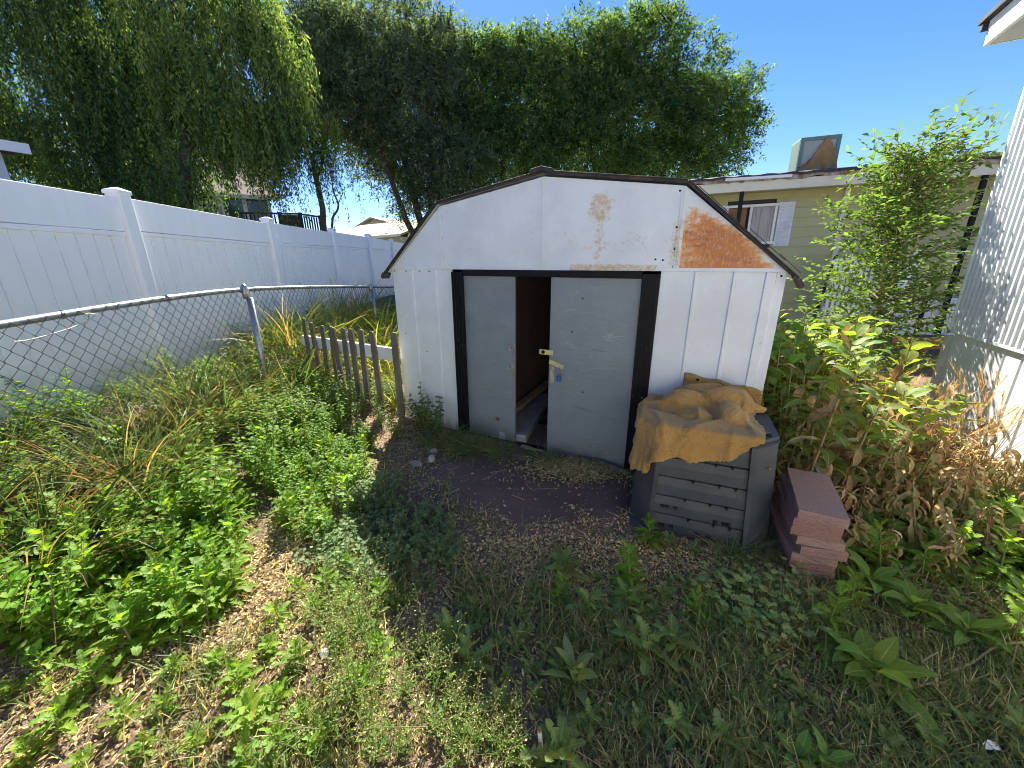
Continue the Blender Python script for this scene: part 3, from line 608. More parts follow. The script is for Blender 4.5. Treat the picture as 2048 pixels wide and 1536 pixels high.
# ------------------------------------------------------------------ cloth thrown over the bin (a small particle cloth settled on the lid)
def drape():
    rs = np.random.RandomState(21); nx, ny = 92, 92; LX, LY = .86, .74
    dx, dy = LX / (nx - 1), LY / (ny - 1)
    U, Vv = np.meshgrid(np.linspace(-.5, .5, nx), np.linspace(-.5, .5, ny), indexing='ij')
    P = np.zeros((nx, ny, 3)); th = -.20
    x0 = U * LX * .84; y0 = Vv * LY * .88
    P[..., 0] = x0 * math.cos(th) - y0 * math.sin(th) - .125; P[..., 1] = x0 * math.sin(th) + y0 * math.cos(th) - .045
    zz = .95 + 0 * U
    for k in range(5):
        a = rs.uniform(0, math.pi); f = rs.uniform(3, 7); zz = zz + rs.uniform(.02, .045) * np.sin(f * (U * math.cos(a) + Vv * math.sin(a)) * 2 + rs.uniform(0, 6))
    P[..., 2] = zz; prev = P.copy()
    lumps = [(-.12, .08, .66, .15, .10, .15), (.10, .12, .66, .16, .10, .17), (-.06, -.08, .66, .16, .07, .075), (.12, -.04, .66, .08, .13, .12), (-.26, .02, .66, .07, .12, .06), (.0, .2, .66, .24, .06, .16)]
    def cons(A, B, L, st):
        d = B - A; l = np.linalg.norm(d, axis=-1, keepdims=True) + 1e-9; c = d * (0.5 * st * (l - L) / l); A += c; B -= c
    for step in range(210):
        v = (P - prev) * .93; prev = P.copy(); v[..., 2] -= .0016; P = P + v
        for it in range(8):
            for o in (0, 1):
                cons(P[o:nx - 1:2][:(nx - o) // 2], P[o + 1:nx:2], dx, 1.)
                cons(P[:, o:ny - 1:2][:, :(ny - o) // 2], P[:, o + 1:ny:2], dy, 1.)
            for o in (0, 1):
                n2 = (nx - 1 - o) // 2
                A = P[o:o + 2 * n2:2, :-1]; B = P[o + 1:o + 1 + 2 * n2:2, 1:]; cons(A, B, math.hypot(dx, dy), .6)
                A = P[o:o + 2 * n2:2, 1:]; B = P[o + 1:o + 1 + 2 * n2:2, :-1]; cons(A, B, math.hypot(dx, dy), .6)
            for gap, st in ((3, .5), (7, .45)):   # canvas is stiff: long-range bending resistance
                for s_ in range(0, 2 * gap, gap):
                    i0 = (np.arange(0, nx - gap)[:, None] // gap % 2 == (s_ // gap)).ravel().nonzero()[0]; A = P[i0]; B = P[i0 + gap]; d = B - A; l = np.linalg.norm(d, axis=-1, keepdims=True) + 1e-9; m_ = np.minimum(l - gap * dx * .97, 0); c = d * (.5 * st * m_ / l); P[i0] += c; P[i0 + gap] -= c
                    i0 = (np.arange(0, ny - gap)[:, None] // gap % 2 == (s_ // gap)).ravel().nonzero()[0]; A = P[:, i0]; B = P[:, i0 + gap]; d = B - A; l = np.linalg.norm(d, axis=-1, keepdims=True) + 1e-9; m_ = np.minimum(l - gap * dy * .97, 0); c = d * (.5 * st * m_ / l); P[:, i0] += c; P[:, i0 + gap] -= c
            x, y, z = P[..., 0], P[..., 1], P[..., 2]
            for (cx, cy_, cz, rx, ry, rz) in lumps:
                q = np.sqrt(((x - cx) / rx) ** 2 + ((y - cy_) / ry) ** 2 + ((z - cz) / rz) ** 2); hit = q < 1
                s2 = np.where(hit, 1 / np.maximum(q, .2), 1.)
                x[...] = cx + (x - cx) * s2; y[...] = cy_ + (y - cy_) * s2; z[...] = cz + (z - cz) * s2
            ex = .335 - np.abs(x) + .035; ey = .262 - np.abs(y) + .035; ez = .705 - z
            e4 = (.335 + .262 - .045) - (np.abs(x) + np.abs(y))
            ins = (ex > 0) & (ey > 0) & (ez > 0) & (e4 > 0)
            top_ = ins & (ez <= np.minimum(np.minimum(ex, ey), e4)); z[top_] = .705
            P[top_, :2] = prev[top_, :2] * .8 + P[top_, :2] * .2
            sx_ = ins & ~top_ & (ex <= ey) & (ex <= e4); x[sx_] = np.sign(x[sx_]) * .370
            sy_ = ins & ~top_ & ~sx_ & (ey <= e4); y[sy_] = np.sign(y[sy_]) * .297
            sc_ = ins & ~top_ & ~sx_ & ~sy_; x[sc_] += np.sign(x[sc_]) * e4[sc_] / 2; y[sc_] += np.sign(y[sc_]) * e4[sc_] / 2
            y[...] = np.minimum(y, .30)
    # heavy folds that the stiff canvas keeps
    du = np.gradient(P, axis=0); dv_ = np.gradient(P, axis=1); N = np.cross(du, dv_); N /= np.linalg.norm(N, axis=-1, keepdims=True) + 1e-9
    for _ in range(3): N = (N + np.roll(N, 1, 0) + np.roll(N, -1, 0) + np.roll(N, 1, 1) + np.roll(N, -1, 1)); N /= np.linalg.norm(N, axis=-1, keepdims=True) + 1e-9
    H = np.zeros((nx, ny))
    folds = [([(-.46, .14), (-.25, .08), (-.05, .12), (.10, .03), (.13, -.12), (.08, -.24)], .024, .026), ([(-.10, .38), (.10, .32), (.24, .16), (.27, -.02), (.16, -.20), (.04, -.36), (-.02, -.5)], .022, .034),
             ([(.30, .40), (.40, .20), (.38, .02), (.46, -.2)], .022, .028), ([(-.5, .0), (-.30, -.04), (-.12, -.12), (-.05, -.30), (-.02, -.45)], .014, .022), ([(-.35, .34), (-.18, .27), (-.02, .30)], .022, .025), ([(-.46, -.22), (-.36, -.34), (-.32, -.5)], .010, .018), ([(.1, .46), (.25, .39), (.48, .36)], .024, .02),
             ([(-.2, .02), (.0, -.05), (.09, -.02)], -.018, .016), ([(.32, -.16), (.34, -.34), (.38, -.5)], .010, .02), ([(-.3, .2), (-.34, -.02), (-.26, -.2)], .010, .016), ([(.0, .2), (.16, .12), (.2, -.02)], -.014, .016), ([(-.16, -.2), (-.2, -.35), (-.17, -.5)], -.010, .02), ([(.2, -.3), (.1, -.42)], .010, .02)]
    for pl, A_, w_ in folds:
        pl = np.array(pl); best = np.full((nx, ny), 9.); sg = np.zeros((nx, ny)); tt = np.zeros((nx, ny)); n_ = len(pl) - 1
        for i in range(n_):
            a, b = pl[i], pl[i + 1]; d = b - a; L_ = np.hypot(*d); t = np.clip(((U - a[0]) * d[0] + (Vv - a[1]) * d[1]) / L_ ** 2, 0, 1); ex_ = U - a[0] - d[0] * t; ey_ = Vv - a[1] - d[1] * t; ds_ = np.hypot(ex_, ey_); c_ = d[0] * ey_ - d[1] * ex_
            k = ds_ < best; best[k] = ds_[k]; sg[k] = np.sign(c_)[k]; tt[k] = ((i + t) / n_)[k]
        w2 = np.where(sg > 0, w_ * 1.7, w_ * .55); H += A_ * np.exp(-(best / w2) ** 1.35) * np.sin(np.pi * np.clip(tt * .92 + .06, 0, 1)) ** .5
    H += .006 * (vnoise(U * 9 + 40, Vv * 9 + 40, 8) - .5) + .004 * (vnoise(U * 22 + 40, Vv * 22 + 40, 9) - .5)
    return P + N * H[..., None]
Pc = drape(); nx, ny = Pc.shape[:2]
I, J = np.meshgrid(np.arange(nx - 1), np.arange(ny - 1), indexing='ij'); a = (I * ny + J).ravel()
u_ = (I.ravel() + .5) / (nx - 1) - .5; v_ = (J.ravel() + .5) / (ny - 1) - .5   # worn, uneven outline of the cloth
edge_ = -.5 + .26 * np.maximum(0, (u_ - .02) / .48) ** 1.3 + .20 * np.maximum(0, (-u_ - .24) / .26) ** 1.4 + .02 * np.sin(u_ * 13 + 1) + .012 * np.sin(u_ * 31)
side_ = .5 - .02 * np.sin(v_ * 9) - .05 * np.maximum(0, -v_)
ok_ = (v_ > edge_) & (np.abs(u_) < side_)
tarp = link(quad_mesh('cloth', Pc.reshape(-1, 3), np.stack([a, a + ny, a + ny + 1, a + 1], -1)[ok_], M['tarp'], smooth_=True), 'canvas_cloth')
tarp.matrix_world = BM
md = tarp.modifiers.new('ss', 'SUBSURF'); md.levels = md.render_levels = 1
md = tarp.modifiers.new('s', 'SOLIDIFY'); md.thickness = .006; md.offset = 0
tag(tarp, 'crumpled mustard brown canvas cloth thrown over the compost bin', 'canvas cloth')
# stiff fold of the cloth standing up against the shed wall
m = MB(); vs = []; nu = 40; BMi = BM.inverted()
for j in range(nu + 1):
    s_ = j / nu; u_ = 1.065 + .46 * s_; zt = .843 - .055 * s_ + .006 * math.sin(s_ * 17); 
    for k in range(11):
        t = k / 10; z = .60 + (zt - .60) * t; v_ = -.16 + .145 * t ** .8 + .010 * math.sin(s_ * 14 + t * 3) * (1 - t * .4) + (.012 if .78 < t < .86 else 0)
        vs.append(BMi @ S(u_ - .01 * (1 - t), v_, z))
m.add(vs, [(j * 11 + k, (j + 1) * 11 + k, (j + 1) * 11 + k + 1, j * 11 + k + 1) for j in range(nu) for k in range(10)], smooth_=True)
fl = m.build('upright_fold', M['tarp'], tarp); md = fl.modifiers.new('s', 'SOLIDIFY'); md.thickness = .006
m = MB(); p = BMi @ S(1.15, -.03, .81); m.tube([p, p + Vector((0, -.006, 0))], .009, 10); m.build('eyelet', M['black'], fl)

# ------------------------------------------------------------------ stack of pavers
rng = random.Random(11); base = np.array([1.572, 1.80]); z = float(gz(1.5, 1.7)) - .005
order = ['bottom paver of the stack, half sunk in the weeds', 'second paver from the bottom of the reddish stack', 'third paver from the bottom of the reddish stack', 'fourth paver from the bottom of the reddish stack', 'fourth paver from the top of the reddish stack', 'third paver from the top of the reddish stack', 'second paver of the stack, right under the top one', 'topmost reddish concrete paver of the stack by the compost bin']
offs = [(-.010, .0, .05), (.006, .008, -.03), (-.006, .0, .01), (.016, -.012, .05), (.010, .0, .02), (-.008, .010, -.01), (-.004, .004, -.01), (.004, -.006, .0)]
for k in range(8):
    th = .0488 + rng.uniform(-.002, .003)
    m = MB(); L, W_ = .455, .195
    # rough edges: subdivided box with chipped sides
    import bmesh
    bm = bmesh.new(); bmesh.ops.create_cube(bm, size=1); bmesh.ops.subdivide_edges(bm, edges=bm.edges[:], cuts=7, use_grid_fill=True)
    for v in bm.verts:
        e = (abs(v.co.x) > .49) + (abs(v.co.y) > .49) + (abs(v.co.z) > .49)
        co = Vector((v.co.x * W_, v.co.y * L, v.co.z * th))
        if e >= 2: co *= 1 - rng.uniform(.001, .008 if rng.random() < .9 else .03)
        elif abs(v.co.z) < .49: co += Vector((rng.uniform(-.0025, .0025), rng.uniform(-.003, .003), 0))
        v.co = co
    me = bpy.data.meshes.new('paver'); bm.to_mesh(me); bm.free(); me.materials.append(M['paver'])
    o = link(me, 'paver'); dx, dy, dr_ = offs[k]; lean = k * .0125
    o.location = (base[0] + dx - lean * .05, base[1] + dy - lean * .55, z + th / 2); o.rotation_euler = (.0, rng.uniform(-.01, .01), -.27 - .033 * k + dr_); z += th + .0022
    tag(o, order[k], 'paver', 'pavers stacked by the compost bin')

# ------------------------------------------------------------------ white vinyl privacy fence
fence = empty('vinyl_fence', (-3.63, 3.97, .4), 0, 'tall white vinyl privacy fence running along the left side of the yard', 'fence')
fence.matrix_world = Matrix.Translation((-3.63, 3.97, .4)); bpy.context.view_layer.update()
FD = np.array([math.sin(math.radians(-1.75)), math.cos(math.radians(-1.75))])
def fp(i): return np.array([-3.627, 3.964]) + FD * 2.44 * i
ptop = {-3: 2.20, -2: 2.24, -1: 2.26, 0: 2.305, 1: 2.33, 2: 2.39, 3: 2.455, 4: 2.49, 5: 2.53, 6: 2.57, 7: 2.6}
ang = math.atan2(-FD[0], FD[1])
def FL(p, z): return Vector((p[0] + 3.63, p[1] - 3.97, z - .4))
RZ = Matrix.Rotation(ang, 3, 'Z')
for i in range(-3, 8):
    p = fp(i); zt = ptop[i]; zb = zt - 1.98
    m = MB(); m.box(FL(p, (zb + zt - .05) / 2), (.127, .127, zt - zb - .05), RZ); po = m.build('fence_post', M['vinyl'], fence, bevel=.006)
    m = MB(); m.box(FL(p, zt - .037), (.146, .146, .030), RZ)
    b = [FL(p, zt - .022) + RZ @ Vector((x, y, 0)) for x, y in ((-.073, -.073), (.073, -.073), (.073, .073), (-.073, .073))]; tpt = FL(p, zt + .004)
    q = [tpt + RZ @ Vector((x, y, 0)) for x, y in ((-.02, -.02), (.02, -.02), (.02, .02), (-.02, .02))]
    m.add(b + q, [(0, 1, 5, 4), (1, 2, 6, 5), (2, 3, 7, 6), (3, 0, 4, 7), (4, 5, 6, 7), (3, 2, 1, 0)]); m.build('post_cap', M['vinyl'], po, bevel=.003)
    if i < 7:
        p1 = fp(i + 1); a = p + FD * .06; c = p1 - FD * .06; za = zt - .075; zc = ptop[i + 1] - .09
        nrm = np.array([FD[1], -FD[0]])
        def pt(t, off, z): q_ = a + (c - a) * t + nrm * off; return FL(q_, z)
        # rails: wide solid top board with a lip, bottom board
        def rail_(z_off0, z_off1, th, name):
            m = MB(); poly = [pt(0, -th / 2, za + z_off0), pt(0, th / 2, za + z_off0), pt(0, th / 2, za + z_off1), pt(0, -th / 2, za + z_off1)]
            e = [pt(1, -th / 2, zc + z_off0), pt(1, th / 2, zc + z_off0), pt(1, th / 2, zc + z_off1), pt(1, -th / 2, zc + z_off1)]
            m.add(poly + e, [(3, 2, 1, 0), (4, 5, 6, 7), (0, 1, 5, 4), (1, 2, 6, 5), (2, 3, 7, 6), (3, 0, 4, 7)]); return m.build(name, M['vinyl'], fence, bevel=.004)
        rail_(-.29, 0, .045, 'top_board'); rail_(-.335, -.295, .055, 'lower_lip'); rail_(-1.74, -1.60, .05, 'bottom_rail')
        m = MB(); nb = 15   # tongue and groove boards, one ribbed sheet
        for k in range(nb):
            t0 = k / nb + .0032; t1 = (k + 1) / nb - .0032
            for (u0, u1, o0) in ((t0, t1, .011), (t1, t1 + .0064, .003)):
                oe = o0 if o0 > .01 else .0045; o0 = .011   # the groove is a shallow chamfer running back into the joint
                vs = [pt(u0, o0, za - .33 + (zc - za) * u0), pt(min(u1, 1), oe, za - .33 + (zc - za) * u1), pt(min(u1, 1), oe, za - 1.62 + (zc - za) * u1), pt(u0, o0, za - 1.62 + (zc - za) * u0)]
                vb = [pt(u0, -.011, za - .33 + (zc - za) * u0), pt(min(u1, 1), -.011, za - .33 + (zc - za) * u1), pt(min(u1, 1), -.011, za - 1.62 + (zc - za) * u1), pt(u0, -.011, za - 1.62 + (zc - za) * u0)]
                m.add(vs + vb, [(0, 1, 2, 3), (7, 6, 5, 4), (0, 3, 7, 4), (1, 5, 6, 2)])
        m.build('board_panel', M['vinyl'], fence)

# ------------------------------------------------------------------ chain link fence
cl = empty('chain_link_fence', (-2.6, 3.9, .15), 0, 'grey chain link fence with a pipe top rail standing in front of the white fence', 'fence')
CO = Vector((-2.6, 3.9, .15))
rail_pts = [(-2.6, .2, 1.20), (-2.6, 1.2, 1.26), (-2.6, 1.98, 1.305), (-2.6, 2.63, 1.345), (-2.6, 3.27, 1.37), (-2.6, 3.83, 1.375), (-2.6, 4.76, 1.345), (-2.6, 5.8, 1.30), (-2.6, 7.4, 1.22), (-2.6, 8.6, 1.15), (-2.6, 11., 1.10)]
def rail_z(y): return float(np.interp(y, [p[1] for p in rail_pts], [p[2] for p in rail_pts]))
ys = np.linspace(.2, 11, 80)
zs = np.array([rail_z(y) for y in ys]); zs = np.convolve(np.pad(zs, 3, 'edge'), np.ones(7) / 7, 'valid')
def rail_z(y): return float(np.interp(y, ys, zs))
m = MB(); m.tube([Vector((-2.6, y, rail_z(y))) - CO for y in ys], .021, 12); tr = m.build('top_rail', M['galv'], cl)
for y in (1.35, 3.0, 5.6):
    m = MB(); m.tube([Vector((-2.6, y - .03, rail_z(y))) - CO, Vector((-2.6, y + .03, rail_z(y))) - CO], .0235, 12); m.build('coupling', M['galv'], tr)
for y in (.75, 3.86, 7.35, 10.4):
    zt = rail_z(y); g = float(gz(-2.6, y)); m = MB(); q = Vector((-2.565, y, 0)); lean = .02
    m.tube([Vector((-2.565, y, g - .1)) - CO, Vector((-2.565 + lean, y, zt - .075)) - CO], .029, 12); po = m.build('line_post', M['galv'], cl)
    m = MB(); m.tube([Vector((-2.57, y, zt - .085)) - CO, Vector((-2.575, y, zt - .02)) - CO, Vector((-2.58, y, zt + .03)) - CO, Vector((-2.58, y, zt + .055)) - CO], [.033, .032, .03, .012], 12)
    m.tube([Vector((-2.6, y - .028, zt)) - CO, Vector((-2.6, y + .028, zt)) - CO], .031, 12); m.build('post_cap', M['galv'], po)
# woven wire: every wire is a zigzag hooking into its neighbour
m = MB(); a_ = .0425; hh = .046; y = .3; k = 0; V = []; Q = []; nv = 0
R_ = .0026
while y < 10.6:
    zt = rail_z(y) - .012; zb = float(gz(-2.6, y)) + .02; nseg = int((zt - zb) / hh)
    pts = []
    for i in range(nseg + 1):
        z_ = zt + .02 - i * hh; side = (i + k) % 2; yy = y + (a_ if side else 0) + .0015 * (1 if side else -1)
        pts.append((-2.578 + (.003 if side else -.003), yy + .004 * math.sin(z_ * 5 + y), z_ + .004 * math.sin(y * 3)))
    pts = np.array(pts); d = np.gradient(pts, axis=0); d /= np.linalg.norm(d, axis=1, keepdims=True)
    e1 = np.array([1., 0, 0]); e2 = np.array([0, 1., 0])
    ringv = np.stack([pts + R_ * (math.cos(t) * e1 + math.sin(t) * e2) for t in (.8, .8 + 2.094, .8 + 4.189)], 1).reshape(-1, 3)
    n = len(pts); i = np.arange(n - 1)
    for j in range(3): Q.append(np.stack([i * 3 + j, i * 3 + (j + 1) % 3, (i + 1) * 3 + (j + 1) % 3, (i + 1) * 3 + j], -1) + nv)
    V.append(ringv); nv += 3 * n; y += a_; k += 1
    # the next wire starts mirrored
    y += 0
V2 = []; 
me = quad_mesh('chain_link_mesh', np.concatenate(V) - np.array(CO), np.concatenate(Q), M['wire'], smooth_=True)
link(me, 'wire_mesh', cl)
# mirrored second family so that neighbouring wires touch and close the diamonds
V = []; Q = []; nv = 0; y = .3 + a_
m = MB()
for y in np.arange(.45, 10.3, .36):
    zt = rail_z(y); c = Vector((-2.598, y + .02 * math.sin(y * 9), zt)) - CO
    pts = [c + Vector((.026 * math.cos(t), .006 * t - .01, .026 * math.sin(t))) for t in np.linspace(-1.2, 4.6, 14)] + [c + Vector((.02, .03, -.06))]
    m = MB(); m.tube(pts, .0022, 5); m.build('tie_wire', M['wire'], cl)
# loose pale wire hanging from the rail
w0 = [at_y(0, 684, 1.98), at_y(40, 680, 2.05), at_y(90, 664, 2.2), at_y(130, 648, 2.33), at_y(150, 636, 2.4), at_y(146, 630, 2.42), at_y(130, 628, 2.38), at_y(124, 632, 2.36), at_y(140, 646, 2.36)]
w0 = [Vector(p) for p in w0]
for p in w0: p.x = max(p.x, -2.57) if p.x < -2.57 else p.x
m = MB()
def catmull(P, n=8):
    P = [P[0]] + list(P) + [P[-1]]; out = []
    for i in range(1, len(P) - 2):
        for k in range(n):
            t = k / n; out.append(.5 * ((2 * P[i]) + (-P[i - 1] + P[i + 1]) * t + (2 * P[i - 1] - 5 * P[i] + 4 * P[i + 1] - P[i + 2]) * t * t + (-P[i - 1] + 3 * P[i] - 3 * P[i + 1] + P[i + 2]) * t ** 3))
    out.append(P[-2]); return out
m.tube(catmull(w0), .0035, 6); tag(m.build('loose_wire', M['pale_wire']), 'loose pale wire looped over the chain link top rail at the left', 'wire')

# ------------------------------------------------------------------ low picket fence
pf = empty('picket_fence', (-1.8, 4.0, 0), 0, 'short weathered wooden picket fence with a white rail, left of the shed', 'fence')
PO = Vector((-1.8, 4.0, 0))
A = np.array([-1.135, 3.665]); B = np.array([-2.42, 4.53]); dv = (B - A) / np.linalg.norm(B - A); nv_ = np.array([dv[1], -dv[0]]); nv_ = nv_ if nv_[1] < 0 else -nv_
pang = math.atan2(dv[1], dv[0])
rng = random.Random(3)
def ray_line(px, py):
    d = ray(px, py); # intersect with vertical plane through A,B
    n3 = np.array([nv_[0], nv_[1], 0]); t = ((np.array([A[0], A[1], 0]) - CAM) @ n3) / (d @ n3); return CAM + d * t
for (px, py, wd) in ((604, 636, .075), (622, 644, .08), (638, 651, .08), (655, 652, .06), (668, 654, .07), (682, 656, .08), (699, 657, .08), (715, 659, .08), (745, 664, .078), (784.5, 664, .08)):
    q = ray_line(px, py); g = float(gz(q[0], q[1])) - .05; h = q[2] - g; m = MB()
    prof_ = [(-wd / 2, 0), (wd / 2, 0), (wd / 2, h - .035), (wd * .42, h - .018), (wd * .28, h - .004), (0, h), (-wd * .28, h - .004), (-wd * .42, h - .018), (-wd / 2, h - .035)]
    m.prism([(x, -.009, z) for x, z in prof_], (0, .018, 0)); o = m.build('picket', M['picket'], pf, bevel=.002)
    o.location = Vector((q[0], q[1], g)) + Vector((nv_[0], nv_[1], 0)) * .0 - PO; o.rotation_euler = (rng.uniform(-.03, .03), rng.uniform(-.03, .03) , pang + math.pi + rng.uniform(-.06, .06))
r0 = ray_line(786, 712); r1 = ray_line(600, 675)
m = MB(); off = -nv_ * .035
m.bar(Vector((r0[0] + off[0], r0[1] + off[1], r0[2] + .005)) - PO, Vector((r1[0] + off[0], r1[1] + off[1], r1[2] - .04)) - PO, .035, .13); m.build('rail', M['whitetrim'], pf, bevel=.004)

# ------------------------------------------------------------------ yellow house
hd = np.array([.9569, -.2903]); hn = np.array([-.2903, -.9569])   # along the wall to the right, outward normal (towards the camera)
HO = np.array([5.5, 9.482])
house = empty('yellow_house', (HO[0], HO[1], 0), math.atan2(hd[1], hd[0]), 'low yellow house with lap siding, white shutters and a worn roof edge behind the shed', 'house')
# local frame: x along wall (s), y into the house, z up.  s=0 at HO
def hx(px, py):
    d = ray(px, py); n3 = np.array([hn[0], hn[1], 0]); t = ((np.array([HO[0], HO[1], 0]) - CAM) @ n3) / (d @ n3); p = CAM + d * t
    return float((p[:2] - HO) @ hd), float(p[2])
wx0, wx1 = hx(1455, 412)[0], hx(1552, 412)[0]; wz0, wz1 = 1.90, 2.70
m = MB(); z = -.05; i = 0
while z < 2.95:   # lap siding boards, each tilted outwards at its lower edge
    z1 = min(z + .205, 2.97)
    for (a, b) in ((-4.5, wx0), (wx1, 8.5)) if (z1 > wz0 + .01 and z < wz1 - .01) else ((-4.5, 8.5),):
        vs = [(a, -.028, z), (b, -.028, z), (b, -.004, z1), (a, -.004, z1), (a, .03, z), (b, .03, z), (b, .03, z1), (a, .03, z1)]
        m.add(vs, [(0, 1, 2, 3), (0, 4, 5, 1), (3, 2, 6, 7), (0, 3, 7, 4), (1, 5, 6, 2), (4, 7, 6, 5)])
    z = z1
wl = m.build('siding_wall', M['yellow'], house)
m = MB(); m.box((2, 2.5, 1.45), (12.9, 4.9, 3.0)); m.build('house_core', M['dark'], house)
m = MB(); cxw = (wx0 + wx1) / 2; ww = wx1 - wx0
for (x, z_, a, b) in ((cxw, wz1, ww + .1, .055), (cxw, wz0, ww + .12, .06)): m.box((x, -.035, z_), (a, .06, b))
for x in (wx0, cxw, wx1): m.box((x, -.033, (wz0 + wz1) / 2), (.05, .054, wz1 - wz0 - .06))
win = m.build('window', M['whitetrim'], house, bevel=.004)
m = MB(); m.box(((cxw + wx1) / 2, -.006, (wz0 + wz1) / 2), (ww / 2 - .05, .01, wz1 - wz0 - .06)); m.build('curtained_pane', M['curtain'], win)
m = MB(); vs = []
for j in range(25):
    x = cxw + .05 + (ww / 2 - .1) * j / 24; yb = -.016 - .008 * math.sin(j * 1.4)
    vs += [(x + .02 * math.sin(j), yb, wz1 - .05), (x - .03 * math.cos(j * .5), yb, wz0 + .05)]
m.add(vs, [(2 * j, 2 * j + 1, 2 * j + 3, 2 * j + 2) for j in range(24)]); m.build('curtain', M['curtain'], win)
m = MB(); m.box(((cxw + wx0) / 2 - .02, -.018, (wz0 + wz1) / 2 + .12), (ww / 2 - .12, .014, wz1 - wz0 - .32)); m.build('plywood_sheet', M['osb'], win)
m = MB(); m.box(((cxw + wx0) / 2, -.06, wz0 + .14), (ww / 2 - .1, .12, .2)); acu = m.build('window_unit', M['whitetrim'], win, bevel=.006)
m = MB(); m.box(((cxw + wx0) / 2 + .02, -.124, wz0 + .14), (ww / 2 - .2, .006, .13)); m.build('grille', M['glassdark'], acu)
for x in (wx0 - .19, wx1 + .21):
    m = MB(); m.box((x, -.035, (wz0 + wz1) / 2 - .02), (.30, .02, .92))
    for k in range(22): m.box((x, -.049, wz0 - .05 + k * .039), (.23, .014, .022), Matrix.Rotation(.5, 3, 'X'))
    m.build('shutter', M['shutter'], house, bevel=.003)
# soffit, fascia beam, rotten edge and roof
m = MB(); m.box((2.0, -.30, 2.985), (12.6, .62, .02)); m.build('soffit', M['cream'], house)
m = MB(); m.box((2.6, -.62, 3.02), (11.4, .04, .19)); m.build('fascia', M['cream'], house, bevel=.004)
rng = random.Random(8)
m = MB(); nseg = 90; vs = []
for j in range(nseg + 1):
    x = -2.6 + 11.1 * j / nseg; zt = 3.19 + .02 * math.sin(j * .9) + rng.uniform(-.012, .018); zb = 3.115 + rng.uniform(-.045, .02)
    vs += [(x, -.66 - rng.uniform(0, .02), zb), (x, -.675 - rng.uniform(0, .03), zt), (x, -.60, zt + .02)]
m.add(vs, [(3 * j, 3 * j + 3, 3 * j + 4, 3 * j + 1) for j in range(nseg)] + [(3 * j + 1, 3 * j + 4, 3 * j + 5, 3 * j + 2) for j in range(nseg)])
o = m.build('rotten_edge', M['rotten'], house); md = o.modifiers.new('s', 'SOLIDIFY'); md.thickness = .02
m = MB(); sx0 = hx(1437, 370)[0]; sx1 = hx(1560, 362)[0]
m.bar((sx0, -.70, 3.165), (sx1, -.70, 3.15), .05, .055); m.build('gutter_piece', M['whitetrim'], house, bevel=.006)
m = MB(); vs = []; nj = 120
for j in range(nj + 1):   # low pitched roof sheet with wavy shingle edge
    x = -5.2 + 14.0 * j / nj; w1 = .012 * math.sin(j * 1.7)
    vs += [(x, -.72, 3.215 + w1), (x, 2.4, 3.75), (x, 5.4, 3.2)]
m.add(vs, [(3 * j, 3 * j + 3, 3 * j + 4, 3 * j + 1) for j in range(nj)] + [(3 * j + 1, 3 * j + 4, 3 * j + 5, 3 * j + 2) for j in range(nj)])
o = m.build('roof', M['shingle'], house); md = o.modifiers.new('s', 'SOLIDIFY'); md.thickness = .05
m = MB()
for j in range(26):   # curling shingle edges along the right part of the eave
    x = 3.2 + j * .2; m.box((x, -.74, 3.235 + .01 * math.sin(j * 2.3)), (.17, .14, .022), Matrix.Rotation(.2 * math.sin(j * 3.1), 3, 'Y') @ Matrix.Rotation(-.35, 3, 'X'))
m.build('curled_shingles', simple('curled_shingle', (.22, .17, .14), (.5, .44, .38), 8, .9, bump=.4, lo=.5, hi=.65), house)
# awning posts
for (px, py) in ((1470, 392), (1916, 372)):
    s_, _ = hx(px, py); m = MB(); m.box((s_, -.62, 1.45), (.07, .07, 2.95)); m.build('awning_post', M['black'], house)
m = MB(); m.box((hx(1690, 400)[0], -.04, 1.46), (.10, .05, 2.96)); m.build('corner_board', M['cream'], house)
m = MB(); xs0 = hx(1830, 600)[0]
for k in range(9): m.box((xs0 - 1.0 + k * .30, -.5, .30), (.29, .03, .72))
m.box((xs0 + .2, -.48, .68), (2.8, .05, .05)); m.build('skirting', M['whitetrim'], house, bevel=.003)
m = MB(); m.box((xs0 - .12, -.52, .30), (.08, .03, .80)); m.build('skirting_gap', M['black'], house)
# roof cooler
cs0, _ = hx(1600, 345); cs1, _ = hx(1674, 340)
cool = empty('roof_cooler', (*(HO + hd * ((cs0 + cs1) / 2) - hn * .45), 3.30), math.atan2(hd[1], hd[0]) - .02, 'square teal framed evaporative cooler on the yellow house roof, brown canvas torn over it', 'cooler')
cw = cs1 - cs0 + .06
m = MB(); m.box((0, 0, .38), (cw, .55, .66)); m.build('cabinet', M['teal'], cool, bevel=.02)
m = MB()
for (x, z_, a, b) in ((0, .675, cw, .07), (0, .1, cw, .07), (-cw / 2 + .035, .39, .07, .5), (cw / 2 - .035, .39, .07, .5)): m.box((x, -.29, z_), (a, .04, b))
m.build('frame', M['teal'], cool, bevel=.006)
m = MB(); m.box((0, -.279, .39), (cw - .13, .01, .5)); m.build('pad', simple('pale_pad', (.36, .38, .34), None, 20, .8), cool)
m = MB(); vs = []; nu = 26
for j in range(nu + 1):
    s_ = j / nu; x = (-.5 + s_) * (cw + .02); top_ = .70 - abs(s_ - .62) * .95 + .03 * math.sin(j * 1.9)
    for k in range(12):
        t = k / 11; z_ = .03 + (max(top_, .2) - .03) * t; vs.append((x * (1 - .25 * t) + .12 * t * .4, -.325 - .03 * math.sin(s_ * 19 + t * 4) * (1 - t), z_))
m.add(vs, [(j * 12 + k, (j + 1) * 12 + k, (j + 1) * 12 + k + 1, j * 12 + k + 1) for j in range(nu) for k in range(11)], smooth_=True)
